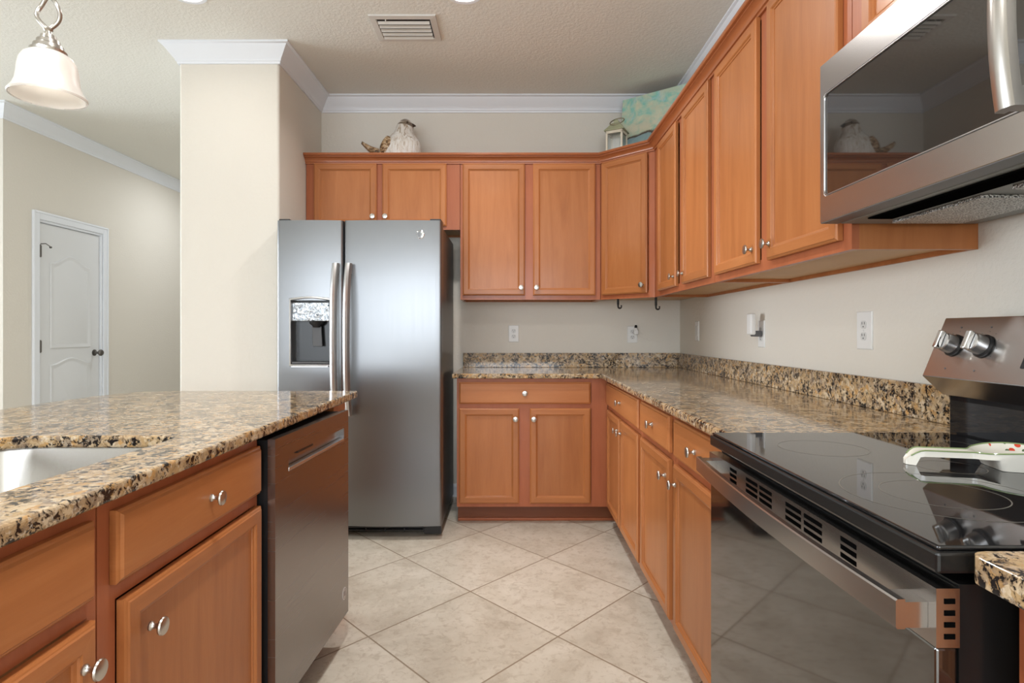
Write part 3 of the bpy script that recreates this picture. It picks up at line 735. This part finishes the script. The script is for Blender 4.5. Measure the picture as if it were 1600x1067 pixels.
# backguard: slanted stainless control panel over a black splash panel
MB().box(1.075, 1.165, Y0+.005, Y1-.002, ZT-.006, 1.02).build('backguard_base', BLACKG, rg, bevel=.003)
m = MB(); yA, yB = Y0+.002, Y1+.004
prof = [(1.062, 1.010), (1.012, 1.056), (1.070, 1.198), (1.165, 1.198), (1.165, 1.010)]
m.extr([(x, yA, z) for x, z in prof], (0, yB-yA, 0)); cpn = m.build('control_panel', STEEL_R, rg, bevel=.002)
PN = Vector((-(1.198-1.056), 0, (1.070-1.012))).normalized(); PU = Vector((.058, 0, .142)).normalized()
def rknob(y, t):
    c = Vector((1.012, y, 1.056)) + PU*t
    m = MB(); m.lathe([(.026, .0003), (.027, .004), (.024, .007)], c, PN, 28); k0 = m.build('knob_skirt', BLACKP, cpn, smooth=40)
    m = MB(); m.lathe([(.0225, .0072), (.0225, .020), (.021, .030), (.019, .032), (.001, .0325)], c, PN, 28); k = m.build('control_knob', STEEL_H, cpn, smooth=35)
    # blade grip across the knob face
    m = MB(); a = c + PN*.0327; ax = PU; sd = Vector((0,1,0))
    pts = [a - ax*.0215 - sd*.006, a + ax*.0215 - sd*.006, a + ax*.0215 + sd*.006, a - ax*.0215 + sd*.006]
    m.extr([tuple(p) for p in pts], tuple(PN*.013)); m.build('knob_grip', CHROME, k, bevel=.0025)
for y in (1.408, 1.320, .835, .748): rknob(y, .082)
m = MB()
for y in (1.408, 1.320, .835, .748):
    for t, dy, r in ((.024, 0, .0022), (.128, 0, .0018)):
        c = Vector((1.012, y+dy, 1.056)) + PU*t; m.lathe([(r, .0003), (r, .0008)], c, PN, 12)
    for a_ in range(-4, 5):
        c = Vector((1.012, y, 1.056)) + PU*(.082 + .036*math.cos(R(a_*32))) + Vector((0, .036*math.sin(R(a_*32)), 0)); m.lathe([(.0008, .0003), (.0008, .0006)], c, PN, 6)
m.build('panel_markings', GREYP, cpn)
c = Vector((1.012, 1.08, 1.056)) + PU*.075
m = MB(); pts = [c - PU*.038 + Vector((0, s_, 0)) for s_ in (-.125, .125)] + [c + PU*.038 + Vector((0, s_, 0)) for s_ in (.125, -.125)]
m.extr([tuple(p + PN*.0003) for p in pts], tuple(PN*.0015)); m.build('clock_display', BLACKG, cpn)

# spoon rest on the cooktop
sr = thing('spoon_rest', 'white ceramic spoon rest with green rim and red flowers on the cooktop', 'spoon rest', (.85, 1.09, ZT))
def ceramic():
    m = Mat('painted_white_ceramic', srgb(226,222,212), .12, coat=.5)
    p = m.pos((1,1,1))
    v = m.n('ShaderNodeTexVoronoi'); v.inputs['Scale'].default_value = 85; m.l(p, v.inputs['Vector'])
    sep = m.n('ShaderNodeSeparateColor'); m.l(v.outputs['Color'], sep.inputs[0])
    sx = m.n('ShaderNodeSeparateXYZ'); m.l(p, sx.inputs[0])
    spot = m.math('LESS_THAN', v.outputs['Distance'], .42)
    zone = m.math('MULTIPLY', m.math('GREATER_THAN', sx.outputs[0], .905), m.math('GREATER_THAN', sx.outputs[2], ZT+.024))
    f = m.math('MULTIPLY', spot, zone)
    red = m.math('MULTIPLY', f, m.math('GREATER_THAN', sep.outputs[0], .62)); grn = m.math('MULTIPLY', f, m.math('LESS_THAN', sep.outputs[0], .25))
    c = m.mix(red, srgb(226,222,212), srgb(205,74,52)); c = m.mix(grn, c, srgb(92,110,80)); m.base(c); return m.m
CER = ceramic(); GRIM = Mat('green_glaze_rim', srgb(128,146,100), .15, coat=.5).m
sd = Vector((.25, -.055, 0)).normalized(); sp = Vector((-sd.y, sd.x, 0)); so = Vector((.735, 1.118, ZT+.0005))
def width(t):
    if t < .16: return .016*math.sin(math.pi/2*min(1, (t+.02)/.12))+.002
    if t < .42: return .018 + .003*(t-.16)
    k = (t-.42)/.58; return .019 + .036*math.sin(math.pi*min(1, k*1.0)**.8)**.7 if k < .93 else .019+.036*math.sin(math.pi*.93**.8)**.7*(1-k)/.07*.9
def hz(t):
    if t < .10: return .010 + .018*math.sin(math.pi/2*t/.10)
    if t < .42: return .028
    return .028 + .008*math.sin(math.pi*(t-.42)/.58)
m = MB(); NL = 40; top = []; bot = []; rimL = []; rimR = []
loops = []
for i in range(NL+1):
    t = i/NL; c = so + sd*(.27*t); w_ = max(.002, width(t)); h = hz(t)
    dip = 0 if t < .42 else .024*math.sin(math.pi*(t-.42)/.58)
    up_b = 0 if t > .5 or t < .03 else .02*math.sin(math.pi*min(1, (t-.03)/.5))
    lp = []
    for k in range(9):
        a = -1+k/4.0; lp.append(c + sp*(w_*a) + Vector((0,0,h - dip*(1-a*a)**.5 - (.003*(1-a*a) if t < .42 else 0))))
    for k in range(9):
        a = 1-k/4.0; bz = max(0, h-.006-dip*(1-a*a)**.5 - (h-.008 if t > .5 else 0)*(1-a*a)**.4) if t > .5 else max(0.0, h-.011)
        if t < .06: bz = 0
        lp.append(c + sp*(w_*a*.97) + Vector((0,0,bz)))
    loops.append(lp); rimL.append(lp[0]); rimR.append(lp[8])
m.rings(loops); body = m.build('dish', CER, sr, smooth=60)
m = MB(); m.tube([p + Vector((0,0,.0005)) for p in rimL[1:-1]], .0013, 8); m.tube([p + Vector((0,0,.0005)) for p in rimR[1:-1]], .0013, 8); m.build('green_rim', GRIM, sr, smooth=40)

# ------------------------------------------------------------------ microwave
mw = thing('microwave', 'over the range stainless microwave with dark glass door', 'microwave', (.98, 1.13, 1.44))
MX, MY0, MY1, MZ0, MZ1 = .780, .757, 1.513, 1.438, 1.836
MB().box(MX+.045, RW-.004, MY0+.002, MY1-.002, MZ0+.012, MZ1).build('microwave_body', BLACKE, mw)
# front door: steel frame with rounded rectangular glass
m = MB()
def mrr(y0, y1, z0, z1, r, x, n=5):
    pts = []
    for cy_, cz_, a0 in ((y1-r, z1-r, 0), (y0+r, z1-r, 90), (y0+r, z0+r, 180), (y1-r, z0+r, 270)):
        for i in range(n+1):
            a = R(a0+90*i/n); pts.append((x, cy_+r*math.cos(a), cz_+r*math.sin(a)))
    return pts
OUT = lambda x, i=0: mrr(MY0+i, MY1-i, MZ0+i, MZ1-i, .002, x)
G0, G1, GZ0, GZ1 = MY0+.03, MY1-.020, 1.503, 1.757
INN = lambda x, i=0: mrr(G0+i, G1-i, GZ0+i, GZ1-i, .012, x)
m.rings([INN(MX+.040), OUT(MX+.040), OUT(MX+.002), OUT(MX, .002), INN(MX, -.002), INN(MX+.001), INN(MX+.030)], False, False)
md = m.build('microwave_door', STEEL_R, mw)
m = MB(); m.rings([INN(MX+.028, .0004), INN(MX+.004, .0004), INN(MX+.003, .0018)], True, True); m.build('door_glass', MICROG, md)
m = MB(); m.rings([INN(MX+.0005, .0), INN(MX-.0008, .0005), INN(MX-.0008, .0022), INN(MX+.002, .0028)], False, False); m.build('glass_trim', STEEL_H, md)
m = MB(); loops = []; n = 20
for i in range(n+1):
    t = i/n; z = 1.492 + (1.79-1.492)*t; x = .722 - .012*(1-(2*t-1)**2)
    loops.append([(x+.004, .862, z), (x, .868, z), (x-.002, .880, z), (x, .892, z), (x+.004, .898, z), (x+.018, .898, z), (x+.018, .862, z)])
m.rings(loops)
for z in (1.494, 1.762): m.box(.735, MX-.001, .866, .894, z, z+.028)
m.build('microwave_handle', NICKEL, md, smooth=30)
# underside: grey hood pan, filters, dark duct recess, lamp lens
ub = MB().box(MX+.046, RW-.02, MY0+.01, MY1-.01, MZ0-.002, MZ0+.0115).build('hood_underside', Mat('hood_grey_paint', srgb(120,122,118), .4, spec=.5).m, mw, bevel=.003)
m = MB(); m.box(.845, .905, .84, 1.42, MZ0-.006, MZ0-.0022); m.build('air_intake_recess', DARK, ub, bevel=.002)
def filt():
    m = Mat('aluminium_grease_mesh', (.5,.5,.5,1), .4, .9)
    v = m.n('ShaderNodeTexVoronoi'); v.inputs['Scale'].default_value = 260; m.l(m.pos((1,1,1)), v.inputs['Vector'])
    m.base(m.ramp(v.outputs['Distance'], [(.2, (.04,.04,.04,1)), (.6, (.6,.6,.58,1))])); m.bump(v.outputs['Distance'], .8, .003); return m.m
FILT = filt()
for y in (1.18, .83): MB().box(.93, 1.10, y, y+.28, MZ0-.009, MZ0-.0022).build('grease_filter', FILT, ub, bevel=.001)
MB().box(1.12, 1.16, .98, 1.28, MZ0-.006, MZ0-.0022).build('lamp_lens', GREYP, ub, bevel=.001)
m = MB(); m.box(MX+.001, MX+.044, MY0+.004, MY1-.004, MZ0-.001, MZ0+.0005); m.build('door_underside', GREYP, mw)

# ------------------------------------------------------------------ outlets and small wall things
def plate(label, Fr, s_, z, kind='duplex', w_=.072, h=.118, group=None, name='wall_outlet'):
    L = Fr(s_, 0, z); root = thing(name, label, 'outlet' if kind == 'duplex' else 'switch', L, group)
    m = MB(); m.rings(nested(Fr, s_-w_/2, s_+w_/2, z-h/2, z+h/2, [(0, .0003), (0, .003), (.003, .006)]), True, True); m.build('cover_plate', PLASTW, root)
    if kind == 'duplex':
        for dz in (-.0195, .0195):
            m = MB(); pts = []
            for i in range(24):
                a = 2*math.pi*i/24; pts.append((.0165*math.cos(a), max(-.0135, min(.0135, .0165*math.sin(a)))))
            m.rings([[Fr(s_+p, .0058, z+dz+q) for p, q in pts], [Fr(s_+p, .0078, z+dz+q) for p, q in pts]], False, True)
            rc = m.build('receptacle', IVORY, root)
            m = MB()
            for q in (-.0065, .0065): m.fbox(Fr, s_+q-.0012, s_+q+.0012, .0079, .0084, z+dz+.0005, z+dz+.009)
            m.fbox(Fr, s_-.0025, s_+.0025, .0079, .0084, z+dz-.009, z+dz-.0045); m.build('socket_slots', GREYP, rc)
        m = MB(); m.lathe([(.003, .006), (.003, .0075)], Fr(s_, 0, z), Fr(0,1,0)-Fr(0,0,0), 10); m.build('screw', IVORY, root)
    else:
        MB().fbox(Fr, s_-.016, s_+.016, .006, .0085, z-.033, z+.033).build('rocker', IVORY, root, bevel=.001)
    return root
WB = frame((0, BW, 0), (1,0,0), (0,-1,0)); WR = frame((RW, 0, 0), (0,1,0), (-1,0,0))
plate('white outlet on the back wall close to the refrigerator', WB, .012, 1.152)
plate('white outlet on the back wall behind the hanging plug', WB, .852, 1.146)
plate('white wall plate on the right wall nearest the corner', WR, 3.83, 1.17, 'rocker', name='wall_switch', h=.125)
plate('white outlet on the right wall with a night light plugged in', WR, 2.84, 1.155, h=.128)
plate('white outlet on the right wall nearest the range', WR, 2.01, 1.169, h=.128, w_=.086)
# plug with scent warmer on outlet 2
pg = thing('plug_in_freshener', 'small clear plug in with dark cap on the back wall outlet', 'air freshener', (.868, BW-.03, 1.17))
m = MB(); m.lathe([(.012, 0), (.017, .012), (.017, .03), (.010, .042)], (.872, BW-.028, 1.150), (0,0,1), 16); m.build('bottle', PLASTW, pg, smooth=40)
MB().box(.858, .886, BW-.046, BW-.009, 1.146, 1.178).build('plug_body', PLASTW, pg, bevel=.005)
m = MB(); m.lathe([(.009, 0), (.010, .010), (.006, .02)], (.872, BW-.028, 1.193), (0,0,1), 14); m.build('cap', IRON, pg, smooth=40)
# night light on outlet 4
nl = thing('night_light', 'small white night light standing out from the right wall outlet', 'night light', (RW-.04, 2.84, 1.17))
MB().box(RW-.05, RW-.009, 2.818, 2.858, 1.142, 1.170).build('plug_body', GREYP, nl, bevel=.004)
m = MB(); m.box(RW-.066, RW-.040, 2.812, 2.864, 1.150, 1.252); m.build('lamp_cover', PLASTW, nl, bevel=.008, seg=3)
# hooks
def hook(p, label):
    root = thing('hook', label, 'hook', p, 'black hooks under the corner cabinet')
    x, y, z = p; m = MB()
    pts = [(x, y, z), (x, y, z-.025), (x, y, z-.055)] + [(x+.011-.011*math.cos(R(a)), y-.002, z-.062-.011*math.sin(R(a))) for a in range(0, 200, 20)]
    m.tube(pts, [.006]*3+[.0055]*6+[.005, .0045, .004, .003], 8); m.box(x-.007, x+.007, y-.003, y+.003, z-.05, z); m.build('hook_shank', IRON, root, smooth=40)
    m = MB(); m.sphere((x+.021, y-.002, z-.058), .005); m.build('hook_tip', IRON, root, smooth=60)
hook((.680, 3.830, 1.389), 'black hook hanging under the middle of the corner cabinet')
hook((.876, 3.634, 1.3745), 'black hook hanging at the right edge of the corner cabinet')

# ------------------------------------------------------------------ ceiling things
vt = thing('ceiling_vent', 'white louvered air vent in the ceiling', 'vent', (-.575, 3.25, CEIL))
m = MB(); a0, a1, b0, b1 = -.752, -.398, 3.112, 3.388
def vr(i, z): return [(a0+i, b0+i, z), (a1-i, b0+i, z), (a1-i, b1-i, z), (a0+i, b1-i, z)]
m.rings([vr(0, CEIL-.0002), vr(.002, CEIL-.008), vr(.033, CEIL-.010), vr(.036, CEIL-.004)], False, False); m.build('vent_frame', VENTM, vt)
MB().box(a0+.03, a1-.03, b0+.03, b1-.03, CEIL-.0015, CEIL-.0005).build('duct_opening', Mat('duct_shadow_grey', (.05,.05,.05,1), .7).m, vt)
for k in range(5):
    y = b0+.055+k*.040; m = MB(); m.extr([(a0+.040, y, CEIL-.0085), (a0+.040, y+.013, CEIL-.0190), (a0+.040, y+.0115, CEIL-.0200), (a0+.040, y-.0015, CEIL-.0095)], (a1-a0-.080, 0, 0)); m.build('louver', VENTM, vt)
m = MB(); m.tube([(a0+.085, b0+.040, CEIL-.006), (a0+.085, b0+.036, CEIL-.020)], .003, 8); m.build('damper_lever', VENTM, vt)
for i, (x, y) in enumerate(DOWN):
    if i < 2:
        lab = ['bright recessed ceiling light at the top edge, left of the vent', 'bright recessed ceiling light at the top edge, right of the vent'][i]
    else: lab = 'recessed ceiling light behind the camera position'
    dl = thing('recessed_light', lab, 'ceiling light', (x, y, CEIL), 'recessed ceiling lights')
    m = MB(); m.lathe([(.095, -.0003), (.093, -.006), (.075, -.004), (.073, -.0008)], (x, y, CEIL), (0,0,1), 36, False, False); m.build('trim_ring', WHITE, dl, smooth=40)
    m = MB(); m.lathe([(.074, -.0012), (.074, -.0024)], (x, y, CEIL), (0,0,1), 32); m.build('lens', LENS, dl)

# pendant over the island
PX, PY = -1.087, 1.400
pd = thing('pendant_light', 'frosted glass bell pendant with brushed nickel fitting over the island', 'pendant light', (PX, PY, 1.72))
m = MB()
# bell: outer then inner surface
ro = [(.0760, 1.712), (.0775, 1.716), (.0745, 1.721), (.0680, 1.731), (.0630, 1.744), (.0605, 1.760), (.0590, 1.778), (.0560, 1.794), (.0490, 1.807), (.0380, 1.815), (.022, 1.819)]
ri = [(r-.0035, z-.002) for r, z in ro[::-1]]; ri[-1] = (.072, 1.713); ri[-2] = (.0715, 1.716)
m.lathe([(r, z) for r, z in ro+ri], (PX, PY, 0), (0,0,1), 48, False, False); m.build('glass_shade', FROST, pd, smooth=50)
m = MB(); m.lathe([(.036, 1.8165), (.037, 1.822), (.031, 1.826), (.030, 1.834), (.024, 1.838), (.023, 1.846), (.017, 1.850), (.015, 1.858), (.008, 1.862), (.007, 1.868), (.010, 1.872), (.007, 1.877), (.001, 1.878)], (PX, PY, 0), (0,0,1), 32); m.build('shade_cap', NICKEL, pd, smooth=35)
m = MB()
for sgn in (-1, 1):
    m.tube([(PX+sgn*.026*math.sin(math.pi*i/16)*(1.0 if i < 9 else 1), PY+.006*math.sin(2*math.pi*i/16)*sgn, 1.872+.085*i/16) for i in range(17)], .0048, 10)
m.build('twisted_loop', NICKEL, pd, smooth=50)
m = MB(); m.lathe([(.009, 1.955), (.011, 1.962), (.006, 1.970), (.006, 2.78)], (PX, PY, 0), (0,0,1), 16); m.build('stem', NICKEL, pd, smooth=40)
m = MB(); m.lathe([(.012, 2.775), (.055, 2.79), (.062, 2.81), (.062, CEIL-.0005)], (PX, PY, 0), (0,0,1), 28); m.build('ceiling_canopy', NICKEL, pd, smooth=40)
m = MB(); m.lathe([(.012, 1.815), (.012, 1.795), (.014, 1.788), (.024, 1.768), (.027, 1.760), (.022, 1.748), (.010, 1.741), (.001, 1.740)], (PX, PY, 0), (0,0,1), 20); m.build('bulb', BULB, pd, smooth=50)

# ------------------------------------------------------------------ decor on the cabinets
TOP = UZ1 + .0005
bx, by = -.762, 4.03
bd_ = thing('bird_figurine', 'white and brown ceramic bird figurine on top of the wall cabinet', 'figurine', (bx, by, TOP))
m = MB(); loops = []
for h, cx_, rx, ry in ((0, -.005, .082, .066), (.012, -.003, .100, .080), (.045, .000, .114, .092), (.085, .004, .116, .095), (.120, .010, .110, .090), (.150, .017, .098, .080), (.178, .025, .080, .067), (.205, .032, .063, .056), (.228, .037, .055, .052), (.250, .040, .053, .051), (.270, .042, .046, .046), (.284, .043, .034, .035), (.292, .043, .018, .018)):
    rx *= 1.24 if h < .17 else 1.14 if h < .19 else 1.06
    loops.append([(bx+cx_+rx*math.cos(2*math.pi*i/28), by+ry*math.sin(2*math.pi*i/28), TOP+h) for i in range(28)])
m.rings(loops); m.build('body', BIRDW, bd_, smooth=80)
def capz():
    m = MB(); L = []
    for h, k in ((.246, 1.03), (.262, 1.035), (.276, 1.05), (.287, 1.08), (.2955, 1.15)):
        rx = {.246:.0535, .262:.050, .276:.041, .287:.030, .2955:.014}[h]
        sh = .25*(.2955-h)
        L.append([(bx+.0425+rx*k*math.cos(2*math.pi*i/28), by+rx*k*.98*math.sin(2*math.pi*i/28), TOP+h + (.0 if h > .25 else .010*math.cos(2*math.pi*i/28+2.6))) for i in range(28)])
    m.rings(L); m.build('head_cap', BIRDC, bd_, smooth=80)
capz()
for s_ in (-1, 1):
    m = MB(); m.sphere((bx+.064, by+s_*.046, TOP+.262), .0075, seg=12); m.build('eye', BIRDK, bd_, smooth=80)
m = MB(); m.lathe([(.015, 0), (.011, .012), (.005, .024), (.001, .030)], (bx+.086, by-.004, TOP+.256), (1, -.05, -.18), 14); m.build('beak', BIRDK, bd_, smooth=60)
for s_ in (-1, 1):
    m = MB(); L = []
    a = Vector((bx-.060, by+s_*.060, TOP+.165)); b = Vector((bx-.120, by+s_*.052, TOP+.030)); c = Vector((bx-.042, by+s_*.088, TOP+.09))
    for i in range(13):
        t = i/12; p = (1-t)**2*a + 2*t*(1-t)*c + t*t*b; w_ = .004+.040*math.sin(math.pi*min(.97, t+.03))**.8; th_ = .004+.012*math.sin(math.pi*min(.97, t+.03))
        d = Vector((.75, 0, -.25)).normalized()
        L.append([p + d*w_*math.cos(2*math.pi*k/14) + Vector((0, s_, 0))*th_*math.sin(2*math.pi*k/14) for k in range(14)])
    m.rings(L); m.build('wing', FEATH, bd_, smooth=80)
m = MB(); L = []
for i in range(12):
    t = i/11; p = Vector((bx-.100-.150*t, by-.01, TOP+.056+.03*t+.052*t*t)); w_ = .026+.020*t if t < .85 else .043*(1-t)/.15+.004; th_ = .028*(1-t)+.010
    L.append([p + Vector((0, w_*math.cos(2*math.pi*k/14), 0)) + Vector((.35, 0, 1)).normalized()*th_*math.sin(2*math.pi*k/14) for k in range(14)])
m.rings(L); m.build('tail', [FEATH], bd_, smooth=80)

# lantern
lx, ly = .690, 3.935
ln = thing('lantern', 'small cream metal lantern with ring handle on the corner cabinet', 'lantern', (lx, ly, TOP))
LM = Mat('cream_lantern_paint', srgb(222,212,192), .45).m; LG = Mat('sage_lantern_paint', srgb(170,172,140), .5).m
rotl = Matrix.Rotation(R(-28), 3, 'Z')
def LP(x, y, z): v = rotl @ Vector((x, y, 0)); return Vector((lx+v.x, ly+v.y, TOP+z))
def lbox(m, x0, x1, y0, y1, z0, z1):
    a = [m.v(LP(x, y, z)) for z in (z0, z1) for y in (y0, y1) for x in (x0, x1)]
    for i in ((0,2,3,1), (4,5,7,6), (0,1,5,4), (2,6,7,3), (0,4,6,2), (1,3,7,5)): m.face([a[k] for k in i])
m = MB(); hw = .056
lbox(m, -hw-.004, hw+.004, -hw-.004, hw+.004, 0, .018)
for sx_ in (-1, 1):
    for sy_ in (-1, 1): lbox(m, sx_*hw-.006*(sx_ > 0)*2+0, sx_*hw+.012-.012*(sx_ > 0), sy_*hw-.012*(sy_ > 0), sy_*hw+.012*(sy_ < 0), .018, .172)
for z in (.160,):
    lbox(m, -hw, hw, -hw, -hw+.012, z, z+.018); lbox(m, -hw, hw, hw-.012, hw, z, z+.018); lbox(m, -hw, -hw+.012, -hw+.012, hw-.012, z, z+.018); lbox(m, hw-.012, hw, -hw+.012, hw-.012, z, z+.018)
m.build('lantern_frame', LM, ln, bevel=.001)
m = MB()
for a in ((-hw+.012, hw-.012, -hw+.005, -hw+.007), (-hw+.012, hw-.012, hw-.007, hw-.005), (-hw+.005, -hw+.007, -hw+.012, hw-.012), (hw-.007, hw-.005, -hw+.012, hw-.012)): lbox(m, *a, .018, .160)
m.build('glass_pane', GLASS, ln)
m = MB(); sq = lambda r, z: [LP(-r, -r, z), LP(r, -r, z), LP(r, r, z), LP(-r, r, z)]
m.rings([sq(hw+.010, .178), sq(hw+.010, .182), sq(.024, .236), sq(.016, .240), sq(.016, .250), sq(.002, .266)]); m.build('lantern_roof', LG, ln)
m = MB(); cr = LP(0, 0, .246)
m.tube([cr + Vector((.046*math.cos(2*math.pi*i/28), -.012+.030*math.sin(2*math.pi*i/28), .026*math.sin(2*math.pi*i/28)+.016*math.cos(2*math.pi*i/28))) for i in range(28)], .004, 8, True); m.build('ring_handle', Mat('antique_brass', (.35,.32,.22,1), .35, .8).m, ln, smooth=60)

# canvas painting leaning across the corner
def canvas():
    m = Mat('seascape_canvas', rough=.7)
    co = m.n('ShaderNodeTexCoord').outputs['Object']
    s = m.n('ShaderNodeSeparateXYZ'); m.l(co, s.inputs[0])
    n1 = m.noise(co, 7, 5, .65, 1.2).outputs['Fac']; n2 = m.noise(co, 22, 4, .6, .6).outputs['Fac']
    sky = m.ramp(n1, [(.32, srgb(206,206,178)), (.44, srgb(176,206,186)), (.54, srgb(134,198,184)), (.62, srgb(160,204,204)), (.74, srgb(214,208,178))])
    sky = m.mix(m.ramp(n2, [(.4, (0,0,0,1)), (.7, (.6,.6,.6,1))]), sky, srgb(226,220,190))
    low = m.mix(n2, srgb(120,156,172), srgb(168,190,182))
    zz = m.math('ADD', s.outputs[2], m.math('ADD', m.math('MULTIPLY', s.outputs[0], -.12), m.math('MULTIPLY', m.math('SUBTRACT', n1, .5), .05)))
    hz_ = m.ramp(zz, [(.150, (0,0,0,1)), (.158, (1,1,1,1))])
    n4 = m.noise(co, 11, 6, .75, .3).outputs['Fac']
    sky = m.mix(m.ramp(n4, [(.45, (0,0,0,1)), (.62, (.8,.8,.8,1))]), sky, srgb(196,200,176))
    c = m.mix(hz_, low, sky)
    band = m.ramp(zz, [(.146, (0,0,0,1)), (.152, (1,1,1,1)), (.160, (.9,.9,.9,1)), (.170, (0,0,0,1))])
    c = m.mix(band, c, srgb(78,66,58))
    clo = m.ramp(zz, [(.16, (0,0,0,1)), (.20, (.75,.75,.75,1)), (.30, (0,0,0,1))])
    c = m.mix(m.math('MULTIPLY', clo, m.ramp(n2, [(.3, (0,0,0,1)), (.55, (1,1,1,1))])), c, srgb(222,216,192))
    m.base(c); m.bump(n2, .3, .003); return m.m
P0 = Vector((.728, 4.055, TOP)); P1 = Vector((1.098, 3.76, TOP)); CS = (P1-P0).normalized(); CN = Vector((CS.y, -CS.x, 0)); CLn = (P1-P0).length
cv = MB(); me_ = bpy.data.meshes.new('painting')
cvo = thing('canvas_painting', 'teal and cream seascape canvas leaning behind the lantern', 'painting', P0)
cvo.rotation_euler = (0, 0, math.atan2(CS.y, CS.x))
m = MB(); hh = .452; ln_ = .05
m.extr([(0, 0, 0), (CLn, 0, 0), (CLn, ln_, hh), (0, ln_, hh)], (0, .022, 0))
cb = m.build('painted_canvas', canvas(), None, bevel=.003)
cb.parent = cvo
# small lidded boxes are not visible; painting stands on the cabinet top

# low sideboard behind the camera position (seen only as the brown reflection in the refrigerator door)
sb = thing('sideboard', 'long low brown wooden sideboard behind the camera, mirrored in the refrigerator', 'sideboard', (-2.2, -3.2, 0))
MB().box(-3.5, -.9, -3.42, -3.0, .06, .56).build('body', WOOD_D, sb, bevel=.004)
MB().box(-3.52, -.88, -3.44, -2.98, .5605, .585).build('top', WOOD_D, sb, bevel=.004)
for k in range(4):
    f = MB().box(-3.47+.64*k, -2.87+.64*k, -2.999, -2.982, .09, .53).build('door', WOOD_F, sb, bevel=.003)
    MB().lathe([(.006, 0), (.006, .015), (.013, .02), (.001, .025)], (-2.93+.64*k, -2.982, .4), (0,1,0), 14).build('knob', NICKEL, f, smooth=40)
for x in (-3.4, -1.0):
    for y in (-3.36, -3.06): MB().box(x-.02, x+.02, y-.02, y+.02, 0, .0595).build('leg', WOOD_D, sb)
